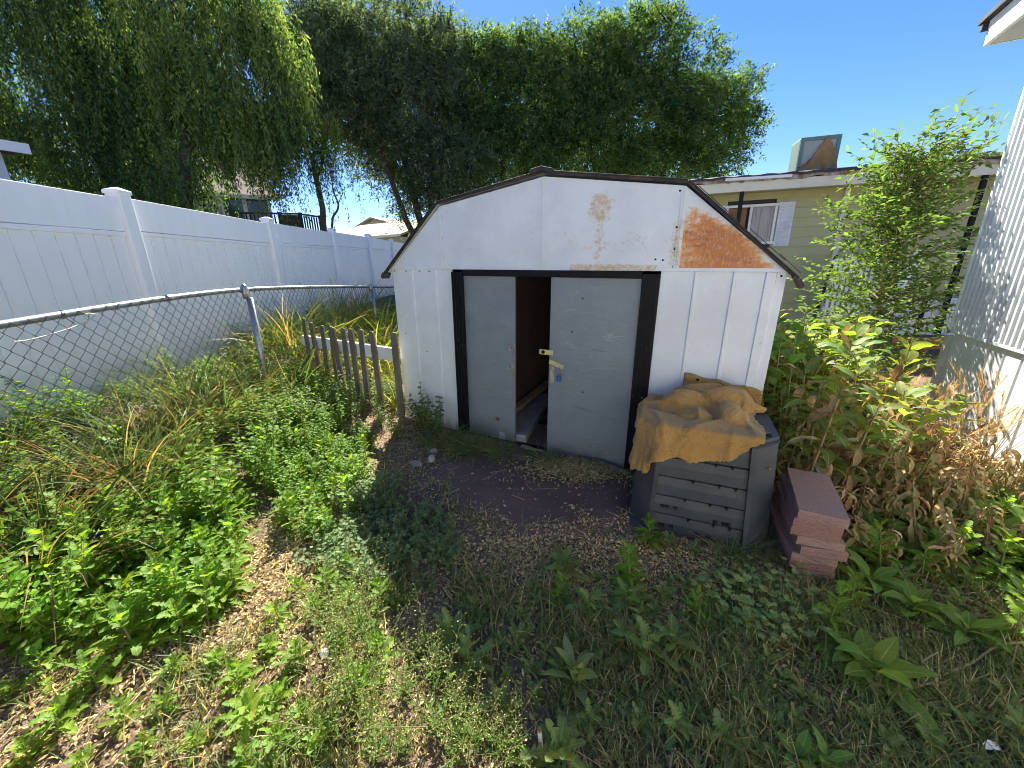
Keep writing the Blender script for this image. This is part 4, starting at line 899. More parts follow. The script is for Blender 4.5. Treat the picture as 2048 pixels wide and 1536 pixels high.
o = m.build('torn_canvas', M['canvas'], cool); md = o.modifiers.new('s', 'SOLIDIFY'); md.thickness = .01
# slatted white gate and boards leaning by the house, red board
g = empty('slatted_gate', (*(HO + hd * hx(1668, 545)[0] + hn * .9), 0), math.atan2(hd[1], hd[0]) - .1, 'white slatted gate panel leaning by the yellow house behind the sapling', 'gate')
m = MB()
for k in range(9): m.box((-.36 + k * .09, 0, .95), (.055, .02, 1.15))
m.build('slat', M['whitetrim'], g, bevel=.002)
m = MB(); m.box((0, .02, 1.45), (.85, .03, .08)); m.box((0, .02, .5), (.85, .03, .08)); m.build('gate_rail', M['whitetrim'], g)
m = MB(); m.box((-.46, .05, .8), (.05, .05, 1.6), Matrix.Rotation(.12, 3, 'Y')); m.build('gate_post', M['black'], g)
for k, (px, a, lab) in enumerate(((1695, .22, 'narrow white board leaning right of the slatted gate'), (1722, .30, 'wider white board leaning in the sapling\'s shade by the house'))):
    p = HO + hd * hx(px, 540)[0] + hn * 1.0; m = MB(); m.box((0, 0, .85), (.10 + .05 * k, .025, 1.75)); o = m.build('leaning_board', M['whitetrim'], bevel=.003)
    o.location = (p[0], p[1], 0); o.rotation_euler = (-.1, a, math.atan2(hd[1], hd[0])); tag(o, lab, 'board')
p = at_y(1850, 686, 6.2); m = MB(); m.box((0, 0, 0), (.9, .06, .18)); o = m.build('red_board', M['brickred'], bevel=.004); o.location = (p[0], p[1], p[2]); o.rotation_euler = (0, 0, -.3)
o.location.z = max(p[2], .12); tag(o, 'weathered red board lying on edge in the weeds below the house skirting', 'board')
m = MB(); m.box((0, 0, -.16), (.07, .05, .32)); m.build('board_foot', M['brickred'], o)

# ------------------------------------------------------------------ white ribbed building at the right
wd_ = np.array([math.sin(math.radians(27.5)), math.cos(math.radians(27.5))]); wn = np.array([-wd_[1], wd_[0]])
WC = np.array([4.18, 3.6])
rb = empty('ribbed_building', (WC[0], WC[1], 0), math.atan2(-wd_[1], -wd_[0]), 'white building with vertically ribbed metal siding dappled by leaf shadows at the right', 'building')
# local: x runs from the far corner towards the camera, y = away from viewer side?  normal = wn
# rotation maps local x -> -wd_, local y -> (wd_[1], -wd_[0]) = -wn  (into the building)
m = MB(); pit = .0685; L = 6.0; nrib = int(L / pit); prof_ = []
for k in range(nrib):
    x = k * pit; prof_ += [(x, 0), (x + pit * .42, 0), (x + pit * .55, -.014), (x + pit * .87, -.014)]
prof_.append((nrib * pit, 0))
z0, z1 = .86, 3.08; vs = [(x, y_, z) for z in (z0, z1) for x, y_ in prof_]; n_ = len(prof_)
m.add(vs, [(i, i + 1, n_ + i + 1, n_ + i) for i in range(n_ - 1)]); o = m.build('ribbed_wall', M['ribbed'], rb, fixn=False); md = o.modifiers.new('s', 'SOLIDIFY'); md.thickness = .004; md.offset = 0
m = MB(); prof2 = []
for k in range(int(L / .2)):
    x = k * .2; prof2 += [(x, .02), (x + .17, .02), (x + .18, .032), (x + .19, .032)]
vs = [(x, y_, z) for z in (-.1, .84) for x, y_ in prof2]; n_ = len(prof2)
m.add(vs, [(i, i + 1, n_ + i + 1, n_ + i) for i in range(n_ - 1)]); o = m.build('skirting', M['ribbed'], rb, fixn=False); md = o.modifiers.new('s', 'SOLIDIFY'); md.thickness = .004
m = MB(); m.box((L / 2, .0, .85), (L, .03, .025)); m.build('seam_trim', M['ribbed'], rb, bevel=.003)
m = MB(); m.box((-.01, .0, 1.97), (.035, .04, 2.22)); m.build('corner_trim', M['whitetrim'], rb, bevel=.004)
m = MB(); m.box((L / 2, 1.6, 1.5), (L - .02, 3.1, 3.1)); m.build('building_core', M['ribbed'], rb)
m = MB(); m.box((-.02, .03, .38), (.06, .10, .85)); m.build('corner_block', M['soffit'], rb)
# eave
m = MB(); m.box((3.4, .2, 3.115), (6.5, 1.1, .03)); m.build('soffit', M['soffit'], rb)
m = MB(); m.box((3.4, -.365, 3.185), (6.54, .03, .17)); m.box((.145, .2, 3.185), (.03, 1.1, .17)); m.build('fascia', M['whitetrim'], rb, bevel=.004)
m = MB(); m.box((3.4, .19, 3.29), (6.7, 1.22, .035)); m.box((.10, .19, 3.24), (.03, 1.2, .05)); m.build('roof', M['shingle'], rb, bevel=.004)

# ------------------------------------------------------------------ far houses and deck
def faced(px0, px1, Y0, Y1):
    a = at_y(px0, 560, Y0); b = at_y(px1, 560, Y1); return a[:2], b[:2]
def simple_house(name, a, b, depth, z0, eave, ridge, wallm, roofm, lab, over=.35, win=None, gable_end=False):
    a = np.array(a); b = np.array(b); L = np.linalg.norm(b - a); d = (b - a) / L; r = empty(name, (a[0], a[1], z0), math.atan2(d[1], d[0]), lab, 'house')
    m = MB(); m.box((L / 2, depth / 2, (eave - z0) / 2), (L, depth, eave - z0))
    if gable_end: m.prism([(0, -.0, eave - z0), (L, -.0, eave - z0), (L / 2, -.0, ridge - z0 - .08)], (0, depth, 0))
    wl_ = m.build('wall', wallm, r)
    m = MB()
    if not gable_end: poly = [(-over, -over, eave - z0), (-over, depth / 2, ridge - z0), (-over, depth + over, eave - z0), (-over, depth + over, eave - z0 + .14), (-over, depth / 2, ridge - z0 + .16), (-over, -over, eave - z0 + .14)]; m.prism(poly, (L + 2 * over, 0, 0))
    else: poly = [(-over, -over, eave - z0 - .05), (L / 2, -over, ridge - z0), (L + over, -over, eave - z0 - .05), (L + over, -over, eave - z0 + .1), (L / 2, -over, ridge - z0 + .16), (-over, -over, eave - z0 + .1)]; m.prism(poly, (0, depth + 2 * over, 0))
    rf = m.build('roof', roofm, r)
    m = MB()
    if not gable_end: m.box((L / 2, -over - .02, eave - z0 + .06), (L + 2 * over, .04, .16)); m.build('fascia', M['whitetrim'], r)
    for (t, z, w_, h_) in (win or []):
        m = MB(); m.box((t * L, -.03, z - z0), (w_ + .16, .06, h_ + .16)); wf = m.build('window', M['whitetrim'], r)
        m = MB(); m.box((t * L, -.065, z - z0), (w_, .02, h_)); m.build('pane', M['glassdark'], wf)
    return r, L
# house behind the willows
simple_house('grey_house', at_y(330, 430, 17)[:2], at_y(545, 430, 19.5)[:2], 8, .3, at_y(545, 402, 19.5)[2], at_y(470, 335, 22)[2] + .4, M['greyside'], M['brownroof'], 'pale grey house with a brown roof half hidden by the willow', win=[(.62, at_y(475, 420, 18)[2], .7, 1.1), (.86, at_y(515, 435, 19)[2] - .1, .8, 1.7)])
# deck railing
dk = empty('deck_railing', (0, 0, 0), 0, 'dark wooden deck with baluster railing beside the grey house', 'deck')
cor = [at_y(470, 426, 15.5), at_y(560, 427, 16.5), at_y(600, 428, 15.2), at_y(640, 434, 14.6)]
zt = [p[2] for p in cor]
for i in range(3):
    a, b = Vector(cor[i]), Vector(cor[i + 1]); m = MB(); m.bar(a, b, .09, .06); m.bar(a - Vector((0, 0, .85)), b - Vector((0, 0, .85)), .08, .12); m.build('handrail', M['deck'], dk)
    n_ = int((b - a).length / .13); m = MB()
    for k in range(n_):
        p = a.lerp(b, (k + .5) / n_); m.box(p - Vector((0, 0, .44)), (.04, .04, .8))
    m.build('balusters', M['deck'], dk)
for p in cor:
    m = MB(); m.box((p[0], p[1], p[2] / 2), (.1, .1, p[2] + .1)); m.build('deck_post', M['deck'], dk)
m = MB(); a = Vector(cor[0]); b = Vector(cor[3]); z_ = min(zt) - 1.0; m.prism([(cor[0][0], cor[0][1], z_), (cor[1][0], cor[1][1], z_), (cor[2][0], cor[2][1], z_), (cor[3][0], cor[3][1], z_), (cor[3][0] - .3, cor[3][1] + 4, z_), (cor[0][0] - .3, cor[0][1] + 4, z_)], (0, 0, .12)); m.build('deck_floor', M['deck'], dk)
# white gable at the far left
a = at_y(-300, 330, 6.2); b = at_y(16, 345, 7.5)
r, L = simple_house('white_house', a[:2], b[:2], 6, .4, at_y(22, 300, 7.4)[2], at_y(-60, 215, 6.8)[2], simple('white_siding', (.6, .62, .66), (.5, .52, .56), 2, .6), M['shingle'], 'white sided house corner with an overhanging white eave at the far left', over=.28)
# far roofs
simple_house('tan_house', at_y(640, 445, 34)[:2], at_y(800, 470, 30)[:2], 9, 0, at_y(760, 476, 31)[2], at_y(680, 450, 36)[2], M['tanwall'], M['tanroof'], 'distant house with a long pale tan roof above the white fence')
simple_house('gabled_house', at_y(712, 460, 44)[:2], at_y(790, 462, 40)[:2], 10, 0, at_y(712, 458, 43)[2], at_y(745, 438, 42)[2], M['tanwall'], M['tanroof'], 'distant pinkish tan gabled house next to the shed roof', gable_end=True)
simple_house('far_house', at_y(775, 460, 52)[:2], at_y(860, 462, 48)[:2], 10, 0, at_y(800, 455, 50)[2], at_y(800, 440, 50)[2] + .2, M['greyside'], M['brownroof'], 'small distant grey house just left of the shed roof')
# ------------------------------------------------------------------ trees
def tree_tube_mesh(paths, mat):
    m = MB()
    for pts, r0, r1 in paths:
        k = len(pts); m.tube(pts, [r0 + (r1 - r0) * i / (k - 1) for i in range(k)], 7)
    return m.mesh('trunk', mat)
def bendy(a, b, rs, k=7, wob=.06, sag=0.):
    a = np.array(a, float); b = np.array(b, float); L = np.linalg.norm(b - a); out = []; o = np.zeros(3)
    for i in range(k + 1):
        t = i / k; o = o + rs.normal(0, wob * L / k, 3) * (1 if 0 < i < k else 0)
        p = a + (b - a) * t + o * math.sin(math.pi * t) * 1.4; p[2] -= sag * math.sin(math.pi * t); out.append(Vector(p))
    return out
def leaf_quads(P, D, N, L, W, droop=None):
    """P base, D direction, N side hint, L/W arrays -> rhombus leaves bent at the middle (two quads folded)"""
    D = D / (np.linalg.norm(D, axis=1, keepdims=True) + 1e-9)
    Sd = np.cross(D, N); Sd /= (np.linalg.norm(Sd, axis=1, keepdims=True) + 1e-9)
    Nn = np.cross(Sd, D)
    L = L[:, None]; W = W[:, None]
    v0 = P; v1 = P + D * L * .42 + Sd * W * .5 + Nn * W * .18; v2 = P + D * L - Nn * L * .12; v3 = P + D * L * .42 - Sd * W * .5 + Nn * W * .18
    V = np.stack([v0, v1, v2, v3], 1).reshape(-1, 3); Q = np.arange(len(V)).reshape(-1, 4)
    return V, Q
def make_tree(name, label, base, stems, ells, seed, n_twig, per, leafL, leafW, col, colvar, twigL, hang=0., gap=.45, part_w=None, limbs=26, cluster=1.6, group=None, tr=.16, shell=.5, upness=.35, zcap=99.):
    rs = np.random.RandomState(seed); base = np.array(base, float)
    root = empty(name, base, 0, label, 'tree', group)
    ells = [(np.array(c, float), np.array(r, float)) for c, r in ells]; wts = np.array([r[0] * r[1] * r[2] for c, r in ells]) ** .75; wts /= wts.sum()
    # twig bases
    which = rs.choice(len(ells), n_twig * 3, p=wts); d = rs.normal(size=(n_twig * 3, 3)); d /= np.linalg.norm(d, axis=1, keepdims=True)
    rr = (shell + (1.03 - shell) * rs.rand(n_twig * 3) ** .7)[:, None]
    C = np.array([ells[i][0] for i in which]); R = np.array([ells[i][1] for i in which]); T = C + d * rr * R
    # clumps: keep twigs where a soft 3-d noise is high
    s_ = cluster; nz = (vnoise(T[:, 0] * s_ + 31, T[:, 2] * s_ + T[:, 1] * .7 * s_, seed) * .5 + vnoise(T[:, 1] * s_ * 1.1 + 7, T[:, 2] * s_ * 1.3 + 11 + T[:, 0] * .5, seed + 5) * .5)
    keep = nz + rs.rand(len(T)) * .25 > gap; keep &= T[:, 2] < zcap; T = T[keep][:n_twig]; dd = d[keep][:n_twig]
    n = len(T)
    if hang:   # strands
        ln = twigL * (.45 + .75 * rs.rand(n)); tt = np.linspace(0, 1, per)[None, :, None]
        sway = rs.normal(0, .10, (n, 1, 3)); sway[..., 2] = 0; out = dd[:, None, :] * np.array([1, 1, 0]) * .35
        Pt = T[:, None, :] + out * np.sqrt(tt) * ln[:, None, None] * .5 + sway * tt * ln[:, None, None] - np.array([0, 0, 1.]) * (tt ** 1.25) * ln[:, None, None] + rs.normal(0, .035, (n, per, 3))
        Dr = rs.normal(0, .55, (n, per, 3)) + np.array([0, 0, -1.0])
    else:
        td = dd + rs.normal(0, .55, (n, 3)) + np.array([0, 0, upness]); td /= np.linalg.norm(td, axis=1, keepdims=True)
        ln = twigL * (.5 + .8 * rs.rand(n)); tt = np.linspace(.1, 1, per)[None, :, None]
        Pt = T[:, None, :] + td[:, None, :] * tt * ln[:, None, None] - np.array([0, 0, .35]) * (tt ** 2) * ln[:, None, None] + rs.normal(0, .05, (n, per, 3))
        Dr = td[:, None, :] * .6 + rs.normal(0, .65, (n, per, 3)) + np.array([0, 0, -.25])
    P = Pt.reshape(-1, 3) - base; D = Dr.reshape(-1, 3); N = rs.normal(size=P.shape) + np.array([0, 0, .8])
    k = len(P); V, Q = leaf_quads(P, D, N, leafL * (.6 + .8 * rs.rand(k)), leafW * (.6 + .8 * rs.rand(k)))
    cl_ = np.repeat(rs.normal(0, colvar, (n, 1)), per, 0).reshape(-1, 1) + rs.normal(0, colvar * .6, (k, 1))
    c = np.array(col)[None, :] * (1 + cl_) * np.array([[1, 1, 1]]) + np.array([[.4, .15, -.1]]) * cl_ * np.array(col)[1]
    c = np.clip(c, .005, .6); link(quad_mesh('crown', V, Q, M['tree_leaf'], np.repeat(c, 4, 0)), 'crown', root)
    # wood
    paths = []; tips = []
    for a, b, r0, r1 in stems:
        p = bendy(np.array(a) - base, np.array(b) - base, rs, 8, .05); paths.append((p, r0, r1)); tips += [(p[i], r0 + (r1 - r0) * i / 8) for i in range(3, 9)]
    for i in range(limbs):
        t = T[rs.randint(n)] - base if n else base; j = min(range(len(tips)), key=lambda q: (Vector(t) - tips[q][0]).length + rs.rand() * 1.2); p0, r = tips[j]
        e = Vector(t) * (1 if not hang else 1); pts = bendy(p0, e, rs, 6, .10, -.0 if not hang else -.25); paths.append((pts, max(.012, r * .45), .008))
        if i < limbs * .7: tips += [(pts[3], r * .3), (pts[5], r * .2)]
    link(tree_tube_mesh(paths, M['bark']), 'trunk', root)
    return root
def E_(px, py, Y, rx, ry, rz): return (at_y(px, py, Y), (rx, ry, rz))
def at(px, py, Y): return at_y(px, py, Y)
def grd(px, Y):
    p = at_y(px, 560, Y); return np.array([p[0], p[1], float(gz(p[0], p[1])) - .1])
WG = (.050, .105, .030); 
b = grd(300, 11.5)
make_tree('willow_tree', 'dense dark green willow with hanging strands behind the white fence at the far left', b,
    [(b, at(250, 120, 11.5), .26, .07), (b + [0, 0, .5], at(90, 100, 12), .16, .05), (b + [0, 0, .4], at(370, 60, 11), .2, .05)],
    [E_(40, 90, 11.5, 3., 2.4, 3.2), E_(210, 60, 12, 2.8, 2.4, 3.0), E_(120, 270, 12, 2.6, 1.8, 1.5), E_(320, 230, 12.4, 2., 1.8, 2.0), E_(-140, 180, 11.5, 2., 2.2, 2.8), E_(240, -140, 12, 3., 2.5, 2.), E_(310, 390, 12.9, 1.1, 1.0, .7), E_(180, 370, 12.4, 1.6, 1.2, .8), E_(60, 340, 12.2, 1.6, 1.2, .9), E_(280, 330, 10.9, 1.3, .6, .7), E_(200, 350, 10.8, 1.0, .5, .6), E_(350, 330, 10.2, .6, .4, .6)],
    101, 5000, 32, .115, .034, (.078, .13, .06), .25, 1.15, hang=1, gap=.52, cluster=1.1, limbs=30, shell=.35)
b = grd(352, 10.6)
make_tree('willow_tree', 'light green willow with bright hanging foliage right of the dark willow', b,
    [(b, at(372, 230, 10.8), .17, .10), (at(372, 230, 10.8), at(350, -20, 10.8), .10, .05), (at(372, 230, 10.8), at(470, 40, 10.6), .08, .03)],
    [E_(440, 90, 10.8, 1.7, 1.5, 1.7), E_(510, 200, 10.8, 1.1, 1.1, 1.5), E_(380, -60, 11, 1.8, 1.6, 1.4), E_(545, 110, 10.8, .8, 1., 1.2), E_(480, 240, 11.4, 1.2, 1.1, .8), E_(400, 180, 11.2, 1.2, 1.2, 1.2), E_(560, 270, 11.4, .5, .8, .6)],
    102, 1900, 30, .11, .034, (.12, .175, .070), .28, 1.0, hang=1, gap=.50, cluster=1.3, limbs=26, shell=.3)
KT = 1.45
def EK(px, py, Y, rx, ry, rz): return (at_y(px, py, Y * KT), (rx * KT, ry * KT, rz * KT))
def atK(px, py, Y): return at_y(px, py, Y * KT)
def grdK(px, Y): return grd(px, Y * KT)
b = grdK(862, 13.5)
make_tree('tall_tree', 'multi-stemmed grey green tree with leaning trunks between the willow and the leafy tree', b,
    [(b, atK(720, 170, 12.6), .12 * KT, .04 * KT), (b + [.1, .2, 0], atK(780, 120, 13), .15 * KT, .05 * KT), (b + [.25, .1, 0], atK(850, 110, 13.6), .15 * KT, .05 * KT), (b + [.3, 0, 0], atK(880, 200, 13.4), .12 * KT, .04 * KT)],
    [EK(740, 90, 12.8, 1.9, 1.6, 1.5), EK(680, 150, 12.8, 1.2, 1.3, 1.7), EK(820, 140, 13.2, 1.4, 1.5, 1.6), EK(640, 70, 12.8, .9, 1.1, 1.4), EK(860, 90, 13.4, .8, 1.3, .9), EK(720, 260, 13.2, 1.0, 1.0, 1.0), EK(900, 300, 13.6, 1.2, 1.2, 1.2), EK(650, 210, 12.9, .7, .8, .6), EK(800, 320, 13.6, .8, 1., .8), EK(820, 240, 13.4, 1.4, 1.4, 1.2), EK(860, 380, 13.8, .9, .9, .7), EK(780, 300, 13.4, .9, .9, .7), EK(900, 400, 14, .9, .9, .7), EK(745, 345, 13.6, .7, .7, .5), EK(830, 410, 13.6, .6, .6, .5), EK(690, 290, 13.2, .6, .7, .5), EK(600, 120, 12.8, .5, .8, .9)],
    103, 7400, 16, .155, .050, (.100, .138, .112), .25, .85, gap=.50, cluster=1.05, limbs=60, shell=.25, upness=.4, zcap=11.0)
b = grdK(1010, 15)
make_tree('leafy_tree', 'broad green tree crown right above the shed ridge, lit yellow green on top', b,
    [(b, atK(1000, 190, 15), .22 * KT, .06 * KT), (b, atK(930, 210, 14.8), .15 * KT, .05 * KT), (b, atK(1080, 180, 15), .15 * KT, .05 * KT)],
    [EK(960, 190, 14.8, 1.5, 1.5, 1.6), EK(1060, 210, 15, 1.5, 1.6, 1.9), EK(1000, 330, 15, 1.9, 1.7, 1.3), EK(930, 290, 14.8, 1.1, 1.3, 1.6), EK(1070, 120, 15.2, .8, 1.0, .6), EK(930, 130, 15, .7, 1., .6), EK(1000, 120, 15, .7, .8, .5)],
    104, 5800, 16, .165, .060, (.092, .150, .068), .28, .8, gap=.46, cluster=.9, limbs=40, shell=.35)
b = grdK(1260, 16)
make_tree('leafy_tree', 'largest rounded green tree crown against the blue sky at the right', b,
    [(b, atK(1260, 150, 16), .26 * KT, .06 * KT), (b, atK(1380, 200, 16), .18 * KT, .05 * KT), (b, atK(1150, 160, 16), .18 * KT, .05 * KT)],
    [EK(1180, 130, 15.8, 1.4, 1.5, 1.1), EK(1280, 120, 16, 1.7, 1.7, 1.3), EK(1370, 160, 16, 1.1, 1.3, 1.4), EK(1250, 240, 16, 2.4, 2.0, 1.9), EK(1390, 250, 16, 1.6, 1.5, 1.2), EK(1450, 215, 16, .9, 1.0, .8), EK(1480, 270, 16, .7, .8, .6), EK(1180, 300, 15.6, 1.7, 1.7, 1.5), EK(1330, 325, 16, 2.1, 1.7, .8), EK(1130, 200, 15.8, 1.2, 1.5, 1.4), EK(1430, 335, 16, .9, .8, .35), EK(1320, 60, 16, .8, .8, .5), EK(1500, 160, 16, .35, .4, .3)],
    105, 9600, 16, .17, .062, (.090, .150, .066), .28, .8, gap=.46, cluster=.9, limbs=60, shell=.35)
b = grd(655, 12)
make_tree('young_willow', 'slim dark trunked willow with thin hanging strands in the sky gap', b,
    [(b, at(630, 345, 12), .11, .07), (at(630, 345, 12), at(590, 200, 12), .06, .02), (at(634, 360, 12), at(668, 220, 12), .04, .015)],
    [E_(600, 240, 12, .8, .6, .5), E_(560, 320, 12, .5, .5, .4), E_(660, 250, 12, .5, .5, .35), E_(640, 300, 12, .4, .4, .5), E_(520, 330, 12.2, .5, .5, .4)],
    106, 210, 34, .10, .026, (.11, .16, .035), .25, 1.5, hang=1, gap=.3, limbs=14, tr=.1, shell=.1)
# bare sapling
rs = np.random.RandomState(4); b = grd(668, 11); r = empty('bare_tree', b, 0, 'thin leafless grey sapling rising above the white fence', 'tree')
pts = [b] + [at(px, py, 11) for px, py in ((664, 455), (675, 420), (676, 405), (668, 385), (664, 360), (667, 330), (668, 300))]
m = MB(); m.tube(catmull([Vector(p - b) for p in pts], 4), [.035 - .03 * i / (len(pts) * 4 - 4) for i in range(len(pts) * 4 - 3)], 6); m.build('trunk', M['bark'], r)
for P in (((676, 408), (682, 395), (687, 384)), ((664, 362), (661, 350), (662, 335))):
    m = MB(); m.tube([Vector(at(px, py, 11) - b) for px, py in P], [.014, .01, .004], 5); m.build('branch', M['bark'], r)

# ------------------------------------------------------------------ small plants
class Acc:
    def __init__(s): s.v = []; s.f = []; s.c = []; s.lf = []
    def leaf(s, base, az, el, L, W, rows, droop, fold=.25, col=(.06, .13, .03), roll=0., wav=0., ph=0., curl=0.):
        """rows: list of (t, half width factor, shift along the leaf)"""
        b0 = len(s.v); p = np.array(base, float); tp = 0; ts = [r[0] for r in rows]; a = az; e = el
        for (t, wf, sh) in rows:
            dt = (t - tp) * L; tp = t; e_ = e - droop * t
            d = np.array([math.cos(a) * math.cos(e_), math.sin(a) * math.cos(e_), math.sin(e_)]); p = p + d * dt
            sd_ = np.array([-math.sin(a), math.cos(a), 0]); up = np.cross(sd_, d) * -1
            up = np.cross(d, sd_)
            sd2 = sd_ * math.cos(roll) + up * math.sin(roll); up2 = up * math.cos(roll) - sd_ * math.sin(roll)
            a += curl * (dt / L)
            w_ = W * wf; f1 = fold + wav * math.sin(t * 17 + ph); f2 = fold + wav * math.sin(t * 17 + ph + 2)
            s.v += [tuple(p + sd2 * w_ * math.cos(f1) + up2 * w_ * math.sin(f1) + d * sh * L), tuple(p), tuple(p - sd2 * w_ * math.cos(f2) + up2 * w_ * math.sin(f2) + d * sh * L)]
            s.lf += [(1, t, 0), (0, t, 0), (-1, t, 0)]; s.c += [col] * 3
        for i in range(len(rows) - 1):
            k = b0 + i * 3; s.f += [(k, k + 1, k + 4, k + 3), (k + 1, k + 2, k + 5, k + 4)]
        return p
    def mesh(s, name, mat):
        return quad_mesh(name, np.array(s.v), np.array(s.f), mat, np.array(s.c), np.array(s.lf))
def lobed(n=5, depth=.5):
    rows = [(0, .10, 0), (.12, .16, 0)]
    for k in range(n):
        t = .16 + .66 * k / n; env = .55 + .55 * math.sin(math.pi * min(1, (k + 1.2) / (n + .6)))
        rows += [(t + .02, env * (1 - depth), 0), (t + .055, env * 1.05, -.035), (t + .085, env * .95, -.01)]
    rows += [(.84, .62, 0), (.93, .48, 0), (1., .03, 0)]
    return rows
def ovate(n=7, pk=.45, tip=.02, pet=.12):
    rows = [(0, .06, 0), (pet, .09, 0)]
    for k in range(1, n):
        t = k / n; rows.append((pet + (1 - pet) * t, max(tip, math.sin(math.pi * t ** (math.log(.5) / math.log(pk))) ** .8), 0))
    rows.append((1., tip, 0)); return rows
LOB = [lobed(4, .68), lobed(5, .62), lobed(6, .58)]; OV = ovate(7, .5); LAN = ovate(8, .45, .02, .08); OV5 = ovate(4, .45)
def jit(c, rs, v=.2):
    k = 1 + rs.uniform(-v, v); y = rs.uniform(-.15, .25); return (max(.01, c[0] * k * (1 + y)), max(.01, c[1] * k), max(.005, c[2] * k))
def stem_mesh(paths, mat, n=5):
    m = MB()
    for pts, r0, r1 in paths: m.tube(pts, [r0 + (r1 - r0) * i / max(1, len(pts) - 1) for i in range(len(pts))], n, cap=False)
    return m.mesh('stem', mat)
GA = 2.39996
def p_lettuce(seed, H, n, L, W, col=(.105, .20, .026)):
    rs = np.random.RandomState(seed); a = Acc(); lean = rs.uniform(-.15, .15, 2); st = [Vector((lean[0] * t * H, lean[1] * t * H, t * H)) for t in np.linspace(0, 1, 5)]
    for i in range(n):
        t = (i / n) ** 1.2; p = st[0].lerp(st[-1], t); az = i * GA + rs.uniform(-.3, .3); l = L * (1.05 - .55 * t) * rs.uniform(.75, 1.15)
        a.leaf(p, az, .35 + .75 * t + rs.uniform(-.2, .25), l, W * (1.05 - .35 * t) * rs.uniform(.8, 1.15), LOB[rs.randint(3)], rs.uniform(.5, 1.3) * (1 - .4 * t), rs.uniform(.1, .4), jit(col, rs), rs.uniform(-.3, .3), .15, rs.uniform(0, 6), rs.uniform(-.4, .4))
    return a.mesh('foliage', M['leaf']), stem_mesh([(st, .006, .003)], M['stem'])
def p_bush(seed, H, nb, L, W, col, spread=.5, per=16):
    rs = np.random.RandomState(seed); a = Acc(); paths = []
    for b_ in range(nb):
        az = b_ * GA + rs.uniform(-.4, .4); sp = spread * rs.uniform(.2, 1); h = H * rs.uniform(.55, 1); pts = []
        for t in np.linspace(0, 1, 6): pts.append(Vector((math.cos(az) * sp * h * t ** .8 + rs.normal(0, .006), math.sin(az) * sp * h * t ** .8 + rs.normal(0, .006), h * t ** (1 + .2 * sp))))
        paths.append((pts, .004, .0015))
        for i in range(per):
            t = .15 + .85 * i / per; q = pts[min(4, int(t * 5))].lerp(pts[min(5, int(t * 5) + 1)], t * 5 - int(t * 5)) if t < 1 else pts[5]
            a.leaf(q, i * GA + rs.uniform(-.5, .5), rs.uniform(-.1, .8), L * rs.uniform(.6, 1.15) * (1.1 - .45 * t), W * rs.uniform(.7, 1.1), OV5 if rs.rand() < .7 else LOB[0], rs.uniform(.2, 1.), rs.uniform(0, .35), jit(col, rs, .25), rs.uniform(-.4, .4))
    return a.mesh('foliage', M['leaf_small']), stem_mesh(paths, M['stem'], 4)
def blade_rows(k=6): return [(i / k, (1 - (i / k)) ** .6 * (.55 + .45 * min(1, i / 1.5)) + .02, 0) for i in range(k + 1)]
BL = blade_rows(6)
def p_tuft(seed, H, n, W, col, dry=.2, drycol=(.20, .175, .095), spread=.9, stalks=0, lean=0.):
    rs = np.random.RandomState(seed); a = Acc()
    for i in range(n):
        az = rs.uniform(0, 2 * math.pi); r = rs.uniform(0, .06) * H / .4; el = 1.5 - spread * rs.uniform(.05, 1) ** 1.2; c = drycol if rs.rand() < dry else col
        a.leaf((r * math.cos(az), r * math.sin(az), 0), az + rs.uniform(-.5, .5), el, H * rs.uniform(.5, 1.2), W * rs.uniform(.6, 1.3), BL, rs.uniform(.4, 2.0), .5, jit(c, rs, .3), rs.uniform(-1, 1), curl=rs.uniform(-.5, .5))
    return a.mesh('blades', M['blade']), None
def p_seedstalk(seed, H, nb, col=(.17, .23, .055)):
    rs = np.random.RandomState(seed); a = Acc(); paths = []
    for b_ in range(nb):
        az = b_ * GA; sp = rs.uniform(.15, .7); h = H * rs.uniform(.6, 1); pts = [Vector((math.cos(az) * sp * h * t, math.sin(az) * sp * h * t, h * t)) for t in np.linspace(0, 1, 5)]
        paths.append((pts, .0022, .001))
        for i in range(26):
            t = .3 + .7 * i / 26; k = min(3, int(t * 4)); q = pts[k].lerp(pts[k + 1], t * 4 - k) if t < 1 else pts[4]
            az2 = i * GA; l = .022 * rs.uniform(.6, 1.2); e = q + Vector((math.cos(az2) * l, math.sin(az2) * l, l * .7)); 
            a.leaf(e, az2, .6, .0065 * rs.uniform(.8, 1.5), .0022, [(0, .3, 0), (.5, 1, 0), (1, .5, 0)], .2, .1, jit(col if rs.rand() < .93 else (.5, .5, .4), rs, .3))
            if i % 2 == 0: paths.append(([q, e], .0007, .0005))
        for i in range(4): a.leaf(pts[0].lerp(pts[2], i / 4), az + i * 2, .7, .05, .006, OV5, .8, .2, jit((.07, .14, .03), rs))
    return a.mesh('foliage', M['leaf_small']), stem_mesh(paths, M['stem'], 3)
def p_dock(seed, n, L, W, col=(.12, .21, .055), el0=.35, H=.08):
    rs = np.random.RandomState(seed); a = Acc(); st = [Vector((0, 0, 0)), Vector((.01, .01, H))]
    for i in range(n):
        t = i / n; a.leaf((0, 0, H * t), i * GA + rs.uniform(-.2, .2), el0 + .8 * t + rs.uniform(-.15, .15), L * rs.uniform(.7, 1.1) * (1.05 - .35 * t), W * rs.uniform(.8, 1.1) * (1.05 - .3 * t), LAN, rs.uniform(.4, 1.2), .28, jit(col, rs, .15), rs.uniform(-.25, .25), .10, rs.uniform(0, 6), rs.uniform(-.3, .3))
    return a.mesh('foliage', M['leaf']), stem_mesh([(st, .009, .006)], M['stem'])
